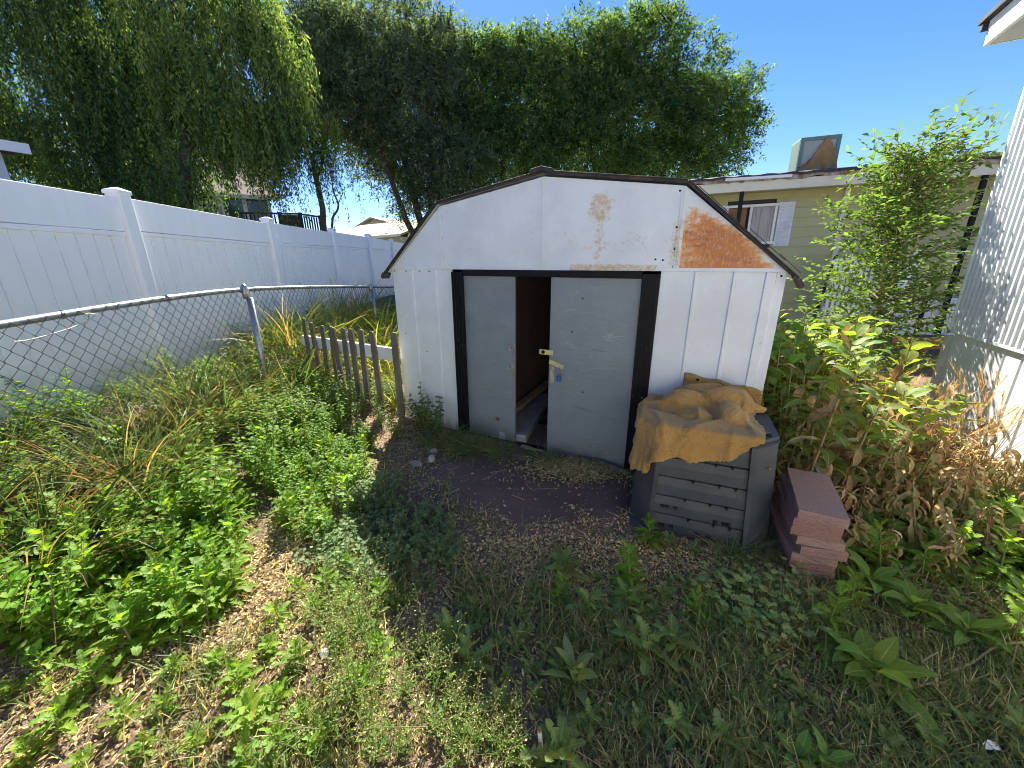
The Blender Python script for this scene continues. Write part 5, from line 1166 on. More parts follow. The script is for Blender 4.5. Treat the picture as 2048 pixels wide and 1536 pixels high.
def p_teasel(seed, H, dead=0., L=.22, W=.038, green=(.11, .20, .05), top_green=1., pairs=9):
    rs = np.random.RandomState(seed); a = Acc(); dry = Acc(); lean = rs.uniform(-.12, .12, 2); st = [Vector((lean[0] * t * H, lean[1] * t * H, t * H)) for t in np.linspace(0, 1, 7)]
    for i in range(pairs):
        t = .06 + .94 * i / pairs; p = st[0].lerp(st[-1], t)
        for j in range(2 if t < .9 else 3):
            az = i * math.pi / 2 + j * (math.pi if t < .9 else 2.1) + rs.uniform(-.35, .35); isd = rs.rand() < dead * (1.25 - t * top_green)
            l = L * rs.uniform(.75, 1.15) * (1 - .35 * t)
            if isd:
                c = jit((.34, .27, .19) if rs.rand() < .5 else ((.24, .225, .13) if rs.rand() < .6 else (.20, .12, .07)), rs, .3)
                dry.leaf(p, az, rs.uniform(-.5, .4), l, W * rs.uniform(.45, .95), LAN, rs.uniform(1.2, 2.8), rs.uniform(.3, 1.1), c, rs.uniform(-.9, .9), .35, rs.uniform(0, 6), rs.uniform(-1.2, 1.2))
            else:
                a.leaf(p, az, .35 + .6 * t + rs.uniform(-.2, .2), l, W * rs.uniform(.8, 1.1), LAN, rs.uniform(.5, 1.4), .25, jit(green, rs, .2), rs.uniform(-.3, .3), .12, rs.uniform(0, 6), rs.uniform(-.3, .3))
    out = [a.mesh('foliage', M['leaf']) if a.v else None, stem_mesh([(st, .008, .003)], M['stem'] if dead < .6 else M['drystem'])]
    out.append(dry.mesh('dry_leaves', M['dry']) if dry.v else None); return out
def p_wheat(seed, H, n, col=(.46, .32, .14)):
    rs = np.random.RandomState(seed); a = Acc(); paths = []
    for i in range(n):
        az = rs.uniform(0, 6.28); sp = rs.uniform(.05, .5); h = H * rs.uniform(.7, 1.1); pts = [Vector((math.cos(az) * sp * h * t ** 1.8, math.sin(az) * sp * h * t ** 1.8, h * (t - .12 * t ** 3))) for t in np.linspace(0, 1, 6)]
        paths.append((pts, .0016, .001)); d = (pts[5] - pts[4]).normalized(); el = math.asin(max(-1, min(1, d.z)))
        for k in range(20):
            q = pts[5] + d * (.004 * k); s_ = 1 if k % 2 else -1
            a.leaf(q, az + s_ * .5 + rs.uniform(-.3, .3), el + rs.uniform(-.35, .35), .045, .0014, [(0, .6, 0), (.15, 1.6, 0), (.35, .5, 0), (1, .1, 0)], .1, .1, jit(col, rs, .2))
        for k in range(2): a.leaf(pts[1 + k], az + rs.uniform(-1, 1), .8, .16, .004, BL, 1.8, .3, jit(col, rs, .3))
    return a.mesh('seed_heads', M['dry']), stem_mesh(paths, M['drystem'], 3)
def p_mallow(seed, n, R):
    rs = np.random.RandomState(seed); a = Acc(); paths = []
    for i in range(n):
        az = i * GA; r = rs.uniform(.02, .12); h = rs.uniform(.04, .10); c = Vector((r * math.cos(az), r * math.sin(az), h)); paths.append(([Vector((0, 0, 0)), c * .6 + Vector((0, 0, .01)), c], .0014, .001))
        R_ = R * rs.uniform(.6, 1.15); tx = rs.uniform(-.35, .35, 2); col = jit((.20, .28, .15) if rs.rand() < .96 else (.22, .22, .05), rs, .15); k0 = 14
        for k in range(k0):
            b0 = len(a.v)
            for (t, rr) in ((k, 0), (k, 1), (k + 1, 1), (k + 1, 0)):
                an = .25 + (2 * math.pi - .5) * t / k0 + az; q = R_ * rr * (1 + .10 * math.cos(t * math.pi)) ; x, y = q * math.cos(an), q * math.sin(an)
                a.v.append((c.x + x, c.y + y, c.z + x * tx[0] + y * tx[1] + (.10 * q * math.cos(t * math.pi)) + .12 * q)); a.c.append(tuple(v * (1.25 if rr == 0 else 1) for v in col)); a.lf.append((.9, rr, 0))
            a.f.append((b0, b0 + 1, b0 + 2, b0 + 3))
    return a.mesh('foliage', M['leaf_small']), stem_mesh(paths, M['stem'], 3)

KIT = {}
def proto(kind, metas): KIT[kind] = metas
proto('lettuce', [p_lettuce(s, .10 + .03 * (s % 4), 15 + s % 5, .145, .027) for s in range(8)])
proto('tall_lettuce', [p_lettuce(40 + s, .26 + .04 * (s % 3), 20, .14, .026) for s in range(4)])
proto('shade_lettuce', [p_lettuce(60 + s, .08 + .03 * (s % 3), 13, .145, .024, (.14, .215, .095)) for s in range(5)])
proto('small_weed', [p_lettuce(80 + s, .03, 9, .085, .015, (.14, .21, .09)) for s in range(4)])
proto('goosefoot', [p_bush(s, .42, 9, .06, .016, (.105, .205, .032), .55, 18) for s in range(4)])
proto('dark_bush', [p_bush(20 + s, .38, 9, .055, .013, (.10, .165, .07), .5, 18) for s in range(4)])
proto('low_herb', [p_bush(30 + s, .14, 10, .045, .011, (.13, .20, .12), 1.3, 12) for s in range(4)])
proto('green_tuft', [p_tuft(s, .45, 50, .006, (.065, .125, .035), .08, spread=.6) for s in range(4)])
proto('mixed_tuft', [p_tuft(10 + s, .44, 60, .0048, (.06, .105, .035), .22, (.20, .17, .10), .6) for s in range(4)])
proto('dry_tuft', [p_tuft(20 + s, .36, 130, .0028, (.12, .11, .04), .85, (.22, .165, .10), 1.2) for s in range(4)])
proto('lush_tuft', [p_tuft(30 + s, .5, 60, .0075, (.17, .24, .04), .3, (.42, .34, .14), .9) for s in range(4)])
proto('fine_tuft', [p_tuft(40 + s, .33, 150, .0034, (.12, .18, .085), .12, spread=1.15) for s in range(3)])
proto('short_tuft', [p_tuft(50 + s, .13, 34, .0026, (.075, .12, .035), .2, spread=1.1) for s in range(4)])
proto('seedstalk', [p_seedstalk(s, .36, 8) for s in range(5)])
proto('dock', [p_dock(s, 11, .24, .042) for s in range(4)])
proto('grey_dock', [p_dock(10 + s, 10, .17, .025, (.15, .21, .13), .6) for s in range(2)])
proto('teasel', [p_teasel(s, .95, .25, .25, .046) for s in range(4)])
proto('dying_teasel', [p_teasel(20 + s, .72, .85, .20, .027, (.13, .185, .065), pairs=17) for s in range(5)])
proto('dead_weed', [p_teasel(30 + s, .42, 1.3, .17, .022, top_green=.3, pairs=16) for s in range(4)])
proto('mixed_weed', [p_teasel(50 + s, .8, .45, .19, .034, (.14, .19, .04), pairs=12) for s in range(3)])
proto('wheat', [p_wheat(s, .62, 14) for s in range(3)])
proto('mallow', [p_mallow(s, 10, .017) for s in range(4)])
PARTN = {'green_tuft': 'blades', 'mixed_tuft': 'blades', 'dry_tuft': 'blades', 'lush_tuft': 'blades', 'fine_tuft': 'blades', 'short_tuft': 'blades', 'wheat': 'seed_heads'}
prs = random.Random(77)
def plant(kind, name, x, y, sc, label, cat, group=None, rz=None, var=None, tilt=.08, dz=0.):
    ms = KIT[kind]; k = prs.randrange(len(ms)) if var is None else var
    mm = [m_ for m_ in ms[k] if m_ is not None]
    loc = (x, y, float(gz(x, y)) - .006 + dz); rot = (prs.uniform(-tilt, tilt), prs.uniform(-tilt, tilt), prs.uniform(0, 6.28) if rz is None else rz)
    if len(mm) == 1:
        o = bpy.data.objects.new(name, mm[0]); COL.objects.link(o)
    else:
        o = bpy.data.objects.new(name, None); COL.objects.link(o)
        for q, nm in zip(ms[k], (PARTN.get(kind, 'foliage'), 'stem', 'dry_leaves')):
            if q is not None:
                c = bpy.data.objects.new(nm, q); COL.objects.link(c); c.parent = o
    o.location = loc; o.rotation_euler = rot; o.scale = (sc, sc, sc * prs.uniform(.9, 1.1)); return tag(o, label, cat, group, 'thing')
def gp(*pxs): return [tuple(on_ground(*p)[:2]) for p in pxs]
def scatter(poly, n, mind, rnd, avoid=True, mask=None):
    xs = [p[0] for p in poly]; ys = [p[1] for p in poly]; out = []; tries = 0
    while len(out) < n and tries < n * 60:
        tries += 1; x, y = rnd.uniform(min(xs), max(xs)), rnd.uniform(min(ys), max(ys))
        if not bool(inside(poly, np.array([x]), np.array([y]))[0]): continue
        if avoid and blocked(x, y): continue
        if mask and not mask(x, y): continue
        if any((x - a) ** 2 + (y - b) ** 2 < mind * mind for a, b in out): continue
        out.append((x, y))
    return out
SHI = SHM.inverted(); BMI = BM.inverted()
def blocked(x, y, slab=True):
    q = SHI @ Vector((x, y, 0))
    if abs(q.x) < WD + .02 and -.02 < q.y < DP: return True
    q = BMI @ Vector((x, y, 0))
    if abs(q.x) < .39 and abs(q.y) < .31: return True
    if abs(x - 1.6) < .22 and abs(y - 1.76) < .24: return True
    if x < -3.55 : return True
    d = np.array([x, y]) - WC
    if d @ wn < .04 and d @ wd_ < .1: return True
    if slab and bool(inside(SLAB, np.array([x]), np.array([y]))[0]): return True
    return False
def zone(label, group, key, cuts, words):
    k = sum(key > c for c in cuts); return label + ' ' + words[k], group + ', ' + words[k]
rnd = random.Random(2024)
# bright lobed weeds of the sunlit patch
G1 = 'lobed-leaf weeds of the sunlit patch'; L1 = 'bright lobed-leaf weed of the sunlit patch,'
for x, y in scatter(gp((-60, 1240), (40, 1120), (220, 1050), (380, 1000), (470, 985), (500, 1010), (480, 1100), (470, 1180), (420, 1260), (250, 1300), (60, 1290)), 125, .06, rnd):
    l_, g_ = zone(L1, G1, x, (-2.1, -1.75, -1.4), ('nearest the chain link fence at the left edge', 'in its left half', 'in its right half', 'next to the bare litter strip')); plant('lettuce' if rnd.random() < .8 else 'tall_lettuce', 'lobed_weed', x, y, rnd.uniform(.6, 1.05), l_, 'weed', g_)
G2 = 'leafy weeds left of the reddish slab'; L2 = 'yellow green leafy weed, one of the dense clump left of the reddish slab'
for x, y in scatter(gp((545, 960), (600, 900), (735, 880), (745, 960), (690, 1060), (600, 1090), (560, 1050)), 62, .06, rnd):
    k = 'tall_lettuce' if rnd.random() < .5 else 'goosefoot'; plant(k, 'leafy_weed', x, y, rnd.uniform(.5, .75) if k == 'goosefoot' else rnd.uniform(.6, .9), L2, 'weed', G2)
G3 = 'bushy weeds in front of the picket fence'; L3 = 'bright small-leaved bushy weed, one of those growing before the picket fence'
for x, y in scatter(gp((470, 900), (500, 800), (570, 740), (640, 770), (700, 820), (700, 880), (600, 900)), 34, .10, rnd): plant('goosefoot', 'bushy_weed', x, y, rnd.uniform(.7, 1.15), L3, 'weed', G3)
G4 = 'dark bushy weeds between the picket fence and the shed door'; L4 = 'dark green bushy weed, one of those by the shed corner and picket fence foot'
for x, y in scatter(gp((690, 880), (660, 770), (740, 770), (800, 800), (880, 840), (860, 880), (760, 900)), 22, .11, rnd): plant('dark_bush', 'bushy_weed', x, y, rnd.uniform(.6, 1.1), L4, 'weed', G4)
for x, y in gp((872, 870), (850, 858)): plant('dark_bush', 'bushy_weed', x, y, 1.2, L4, 'weed', G4)
G5 = 'low dark herbs in the shed shadow'; L5 = 'low dark green herb, one of the mat in the shed shadow below the leafy clump'
for x, y in scatter(gp((690, 1010), (760, 960), (800, 1000), (900, 1060), (920, 1120), (850, 1180), (720, 1170), (640, 1120)), 38, .075, rnd): plant('low_herb', 'low_herb', x, y, rnd.uniform(.7, 1.1), L5, 'herb', G5)
# sparse weeds lower left
G6 = 'scattered lobed weeds in the lower left corner'; L6 = 'scattered lobed weed on the dry sunlit litter in the lower left corner'
for x, y in gp((200, 1370), (330, 1420), (60, 1520), (400, 1490), (290, 1500), (560, 1400), (590, 1330), (640, 1500), (480, 1370), (640, 1230), (700, 1210), (120, 1460), (560, 1500), (700, 1150), (660, 1180), (770, 1200), (10, 1400), (250, 1440), (350, 1350), (170, 1530), (90, 1350), (540, 1300), (680, 1300), (730, 1380), (500, 1530), (760, 1320), (500, 1450), (430, 1330), (150, 1400), (610, 1440), (720, 1260), (600, 1180), (560, 1240)):
    plant('lettuce', 'lobed_weed', x, y, rnd.uniform(.42, .75), L6, 'weed', G6)
G7 = 'seeding weeds at the bottom left of centre'; L7 = 'thin airy weed with tiny pale seed pods at the bottom left of centre'
for x, y in scatter(gp((640, 1240), (760, 1150), (850, 1230), (940, 1400), (980, 1536), (640, 1560), (660, 1400)), 20, .08, rnd): plant('seedstalk', 'seeding_weed', x, y, rnd.uniform(.55, 1.05), L7, 'weed', G7)
for x, y in gp((960, 1470), (1000, 1500), (1030, 1500), (920, 1500)): plant('seedstalk', 'seeding_weed', x, y, rnd.uniform(.6, .75), L7, 'weed', G7, tilt=.3)
# shade weeds right of centre
for i, (px, py, k, sc, lab) in enumerate((
    (1125, 1150, 'shade_lettuce', 1.15, 'dark leafy rosette in the straw below the slab tip'), (1115, 1200, 'tall_lettuce', .62, 'upright lobed weed just below the dark rosette under the slab'),
    (1175, 1225, 'shade_lettuce', .95, 'lobed weed right of the upright weed under the slab'), (1260, 1165, 'tall_lettuce', .85, 'tall lobed weed in straw left of the compost bin'),
    (1250, 1205, 'shade_lettuce', 1.0, 'spreading weed at the foot of the tall one left of the bin'), (1300, 1085, 'tall_lettuce', .72, 'lobed weed growing against the left front of the bin'),
    (1335, 1095, 'shade_lettuce', .7, 'small weed touching the bin front near its left corner'), (1385, 1105, 'shade_lettuce', .5, 'tiny weed before the middle of the bin'),
    (1290, 1320, 'shade_lettuce', 1.2, 'broad lobed weed at the middle of the shaded grass'), (1340, 1300, 'shade_lettuce', 1.1, 'lobed weed right beside the broad one in the shaded grass'),
    (1245, 1290, 'shade_lettuce', .8, 'narrow lobed weed left of the broad one in the shaded grass'), (1385, 1230, 'tall_lettuce', .55, 'upright pale weed beside the round-leaved patch'),
    (1490, 1270, 'shade_lettuce', .8, 'small weed with long flat leaves below the round-leaved patch'), (905, 1290, 'shade_lettuce', 1.1, 'lobed weed with pale ribs among the dark grass left of centre'),
    (940, 1340, 'shade_lettuce', .9, 'sprawling weed under the pale ribbed one left of centre'), (1120, 1520, 'shade_lettuce', 1.0, 'lobed weed at the bottom edge next to the little pipe'),
    (1350, 1470, 'shade_lettuce', .8, 'weed in shaded grass near the bottom edge, right of centre'), (1440, 1500, 'shade_lettuce', .85, 'pale lobed weed at the bottom right of centre'),
    (1590, 1530, 'dock', .55, 'broad-leaved weed at the bottom edge, lower right'), (1650, 1535, 'dock', .5, 'second broad-leaved weed at the bottom edge, right of the first'),
    (1700, 1220, 'tall_lettuce', .8, 'jagged weed just below the paver stack'), (1650, 1260, 'tall_lettuce', .7, 'jagged weed left of the large broad-leaved plant'),
    (2030, 1480, 'shade_lettuce', .9, 'lobed weed at the right edge of the shaded grass'), (1760, 1150, 'tall_lettuce', .95, 'tall jagged weed right of the paver stack'))):
    x, y = on_ground(px, py)[:2]; plant(k, 'lobed_weed', x, y, sc, lab, 'weed')
x, y = on_ground(1150, 1370)[:2]; plant('grey_dock', 'rosette_weed', x, y, 1.0, 'grey green upright rosette weed with long smooth leaves in the middle of the grass', 'weed', var=0)
x, y = on_ground(1745, 1360)[:2]; plant('dock', 'broad_leaf_weed', x, y, .95, 'large broad-leaved green weed with pale ribs at the lower right', 'weed', var=1)
x, y = on_ground(1700, 1330)[:2]; plant('dock', 'broad_leaf_weed', x, y, .75, 'smaller broad-leaved weed leaning on the large one at the lower right', 'weed', var=2)
G8 = 'small weeds in the shaded lawn'; L8 = 'tiny weed, one of those dotted through the shaded lawn'
for x, y in scatter(gp((950, 1200), (1250, 1130), (1560, 1180), (2040, 1350), (2100, 1560), (900, 1560)), 110, .06, rnd): plant('small_weed', 'small_weed', x, y, rnd.uniform(.6, 1.3), L8, 'weed', G8)
G9 = 'round-leaved mallow plants in front of the paver stack'; L9 = 'low pale mallow with round leaves, one of the patch in front of the pavers'
for x, y in scatter(gp((1410, 1180), (1480, 1150), (1640, 1180), (1650, 1240), (1560, 1290), (1470, 1260)), 20, .055, rnd): plant('mallow', 'mallow', x, y, rnd.uniform(.8, 1.2), L9, 'plant', G9)
# grass along the chain link fence
GB = 'grass tufts along the foot of the chain link fence'; LB = 'long-bladed grass tuft, one of the row along the foot of the chain link fence'
yy = 1.35
while yy < 5.0:
    for q in range(4):
        x = -2.6 + rnd.uniform(-.35, .28) + (.12 if yy < 2.6 else 0); k = rnd.choice(['green_tuft', 'mixed_tuft', 'dry_tuft', 'mixed_tuft'])
        plant(k, 'grass_tuft', x, yy + rnd.uniform(-.1, .1), rnd.uniform(.8, 1.3) * (1.3 if yy > 2.7 else 1.2), *[(a_, 'grass tuft', b_) for a_, b_ in [zone('long-bladed grass tuft along the chain link fence,', 'fence foot grass tufts', yy, (2.2, 3.4, 4.2), ('below the loose pale wire', 'before the tall white fence post', 'round the chain link post', 'beside the picket fence'))]][0], tilt=.2)
    for q in range(2): plant(rnd.choice(['green_tuft', 'mixed_tuft']), 'grass_tuft', rnd.uniform(-3.4, -2.75), yy + rnd.uniform(-.1, .6), rnd.uniform(.6, 1.0), 'grass tuft in the strip between the chain link and white fences', 'grass tuft', 'grass between the two fences', tilt=.2)
    yy += .17
GC = 'dark weeds under the chain link fence'; LC = 'dark leafy weed growing among the grass tufts on both sides of the chain link fence'
for x, y in scatter([(-3.4, 1.2), (-1.9, 1.2), (-1.75, 2.2), (-1.7, 3.2), (-1.8, 4.0), (-2.3, 4.6), (-3.3, 6.2)], 150, .105, rnd): plant(rnd.choice(['dark_bush', 'tall_lettuce', 'goosefoot', 'goosefoot', 'lettuce']), 'fence_weed', x, y, rnd.uniform(.7, 1.2), LC, 'weed', GC)
# lush grass behind the picket fence
GD = 'tall sunny grass behind the picket fence'; LD = 'tall yellow green grass clump, one of those lit by the sun behind the picket fence'
for x, y in scatter([(-3.4, 4.6), (-2.5, 4.6), (-1.3, 4.0), (-.9, 4.6), (.1, 6.6), (-1.2, 8.5), (-3.4, 8.5)], 130, .13, rnd): plant(rnd.choice(['lush_tuft', 'lush_tuft', 'lush_tuft', 'green_tuft']), 'grass_clump', x, y, rnd.uniform(.9, 1.4) * (1.45 if y > 5 else .85), LD, 'grass clump', GD, tilt=.2)
# fine grass at the door and by the bin
GE = 'fine dark grass clumps at the foot of the left shed door'; LE = 'soft fine dark grass clump spilling over the foot of the left shed door'
for x, y in gp((905, 880), (935, 890), (965, 895), (990, 905), (885, 892), (920, 905), (950, 908), (1005, 915), (860, 890)): plant('fine_tuft', 'fine_grass', x, y, rnd.uniform(.75, 1.15), LE, 'grass clump', GE, dz=0)
GF = 'thin grass clumps round the compost bin and slab edge'; LF = 'thin grass clump, one of those around the compost bin foot and the slab edge'
for x, y in gp((1500, 1112), (1530, 1100), (1560, 1085), (1085, 925), (1110, 930), (1140, 940), (1185, 935), (1565, 1050), (1560, 1130), (1460, 1112)): plant('fine_tuft', 'fine_grass', x, y, rnd.uniform(.5, .85), LF, 'grass clump', GF)
# right side: dying teasels, green tops, wheat, docks
GH = 'withered broad-leaved plants between the shed and the ribbed building'; LH = 'withered plant with curled brown leaves, one of the stand right of the shed and bin'
for x, y in scatter([(1.72, 2.4), (1.66, 2.15), (1.95, 2.0), (2.5, 2.1), (3.0, 2.6), (3.3, 3.4), (2.9, 4.2), (2.3, 4.2), (2.0, 3.2)], 70, .14, rnd): plant('dying_teasel' if rnd.random() < .62 else 'mixed_weed', 'withered_plant', x, y, rnd.uniform(.85, 1.35), *[(a_, 'plant', b_) for a_, b_ in [zone('withered plant with curled brown leaves', 'withered plants', x, (2.1, 2.7), ('right beside the shed wall and bin', 'midway between shed and ribbed building', 'close to the ribbed building'))]][0], tilt=.15)
GI = 'leafy green plants with tall stems right of the shed'; LI = 'tall green plant with broad toothless leaves, one of those above the withered stand'
for x, y in scatter([(2.3, 3.4), (2.9, 3.1), (3.6, 3.6), (3.7, 4.2), (2.6, 4.6), (2.0, 3.6)], 22, .24, rnd): plant('teasel', 'tall_plant', x, y, rnd.uniform(.85, 1.15), LI, 'plant', GI)
for x, y in ((2.02, 2.75), (2.2, 2.95), (2.12, 3.2), (2.4, 3.1), (2.35, 3.4), (1.95, 2.5)): plant('teasel', 'tall_plant', x, y, rnd.uniform(1.05, 1.3), 'tall leafy green plant growing right against the shed side, above the bin', 'plant', 'tall leafy plants against the shed side', tilt=.12)
x, y = 2.75, 3.05; plant('teasel', 'tall_plant', x, y, 1.2, 'tallest bright leafy plant standing out against the sapling', 'plant', var=1)
GJ = 'dead knee-high weeds at the right'; LJ = 'dead brown knee-high weed, one of those in front of the ribbed building'
for x, y in scatter([(1.8, 1.55), (2.3, 1.5), (3.0, 1.7), (3.6, 2.3), (3.6, 3.1), (2.6, 2.5), (1.9, 1.95)], 40, .14, rnd): plant('dead_weed', 'dead_weed', x, y, rnd.uniform(.6, 1.1), LJ, 'weed', GJ, tilt=.35)
GK = 'broad-leaved weeds below the ribbed building'; LK = 'green broad-leaved weed, one of those right of the paver stack'
for x, y in scatter([(1.72, 1.5), (1.95, 1.15), (2.7, 1.2), (3.3, 2.0), (3.0, 2.3), (2.2, 2.1)], 58, .12, rnd): plant(rnd.choice(['dock', 'dock', 'shade_lettuce', 'tall_lettuce']), 'broad_leaf_weed', x, y, rnd.uniform(.65, 1.05), LK, 'weed', GK)
for x, y in gp((1990, 1090), (2060, 1080), (2030, 1140), (2090, 1000), (1930, 1060), (2120, 1180)): plant('dock', 'broad_leaf_weed', x, y, 1.15, LK, 'weed', GK)
GL = 'bearded dry grass at the foot of the ribbed building'; LL = 'bearded straw-coloured grass, one of those by the ribbed building and sapling'
for x, y in [(2.75, 2.6), (2.9, 2.75), (3.35, 2.55), (3.2, 2.35), (3.45, 2.7), (2.6, 2.75), (3.0, 3.1), (3.15, 2.9), (2.45, 3.1), (3.3, 2.1), (2.3, 2.7), (2.6, 2.4), (2.85, 2.35), (3.5, 3.0), (2.2, 2.4), (3.05, 2.55)]: plant('wheat', 'bearded_grass', x, y, rnd.uniform(.95, 1.3), LL, 'grass', GL, tilt=.15)
GM = 'sunny grass between the yellow house and the weeds'; LM = 'sunny grass clump, one of those between the yellow house and the tall weeds'
for x, y in scatter([(2.6, 4.4), (4.2, 4.2), (6.5, 5.5), (7.5, 8.0), (3.0, 8.8), (1.6, 6.0)], 60, .25, rnd): plant(rnd.choice(['lush_tuft', 'mixed_tuft']), 'grass_clump', x, y, rnd.uniform(.5, .9), LM, 'grass clump', GM)

# sapling elm in front of the yellow house
def sapling():
    rs = np.random.RandomState(9); base = np.array([4.34, 4.5, float(gz(4.34, 4.5))]); r = empty('elm_sapling', base, 0, 'slender young elm sapling with airy small leaves before the yellow house', 'tree')
    paths = []; P = []; D = []; N = []
    top = np.array([.0, .05, 2.6]); main = bendy((0, 0, 0), top, rs, 12, .05); paths.append((main, .03, .004)); twigs = []
    for i in range(165):
        t = .10 + .88 * (i / 165) ** .9; k = min(11, int(t * 12)); p = main[k].lerp(main[k + 1], t * 12 - k); az = i * GA; l = (1.30 - .98 * t) * rs.uniform(.55, 1.12); up = .10 + .75 * t
        e = np.array(p) + np.array([math.cos(az) * l, math.sin(az) * l, l * up * rs.uniform(.5, 1.5)]); pts = bendy(p, e, rs, 5, .10, -.05); paths.append((pts, .006, .0015)); twigs.append(pts)
        for j in range(4):
            s_ = rs.uniform(.25, .95); kk = min(4, int(s_ * 5)); q = pts[kk]; e2 = np.array(q) + rs.normal(0, .13, 3) + np.array([math.cos(az) * .14, math.sin(az) * .14, .08]); p2 = bendy(q, e2, rs, 3, .1); paths.append((p2, .002, .001)); twigs.append(p2)
    for sx, (az, h, l) in enumerate(((2.5, 2.55, .55), (1.2, 2.5, .5), (-.3, 2.6, .6), (3.3, 2.1, .75), (0.2, 2.1, .9), (-2.8, 1.25, 1.15), (0.1, .9, 1.1), (-.4, 1.2, 1.3), (-.8, 1.5, 1.2), (-.2, 1.7, 1.3), (-1.1, 1.1, 1.1))):
        p = main[int(min(h, 2.5) / 2.6 * 11)]; e = np.array(p) + np.array([math.cos(az) * l * (.45 if sx < 5 else .9), math.sin(az) * l * (.45 if sx < 5 else .9), .55 if sx < 3 else (.3 if sx < 5 else .1)]); pts = bendy(p, e, rs, 7, .07); paths.append((pts, .005, .0012)); twigs.append(pts); twigs.append(pts)
    for pts in twigs:
        L = sum((pts[i + 1] - pts[i]).length for i in range(len(pts) - 1)); n = max(4, int(L / .034))
        for j in range(n):
            s_ = (j + .5) / n * (len(pts) - 1); k = int(s_); q = pts[k].lerp(pts[k + 1], s_ - k); d = (pts[k + 1] - pts[k]).normalized(); sd_ = d.cross(Vector((0, 0, 1))); sgn = 1 if j % 2 else -1
            P.append(q); D.append(d * .7 + sd_ * sgn * .9 + Vector(rs.normal(0, .25, 3)) + Vector((0, 0, -.1))); N.append(Vector((0, 0, 1)) + Vector(rs.normal(0, .45, 3)))
    P, D, N = (np.array([list(v) for v in X]) for X in (P, D, N)); k = len(P); V, Q = leaf_quads(P, D, N, .074 * (.6 + .7 * rs.rand(k)), .034 * (.7 + .6 * rs.rand(k)))
    c = np.array([.095, .155, .05]) * (1 + rs.normal(0, .2, (k, 1))); c = np.clip(c, .02, .5)
    link(quad_mesh('crown', V, Q, M['tree_leaf'], np.repeat(c, 4, 0)), 'crown', r)
    m = MB()
    for pts, r0, r1 in paths: m.tube(pts, [r0 + (r1 - r0) * i / (len(pts) - 1) for i in range(len(pts))], 5, cap=False)
    link(m.mesh('trunk', M['stick']), 'trunk', r)
sapling()

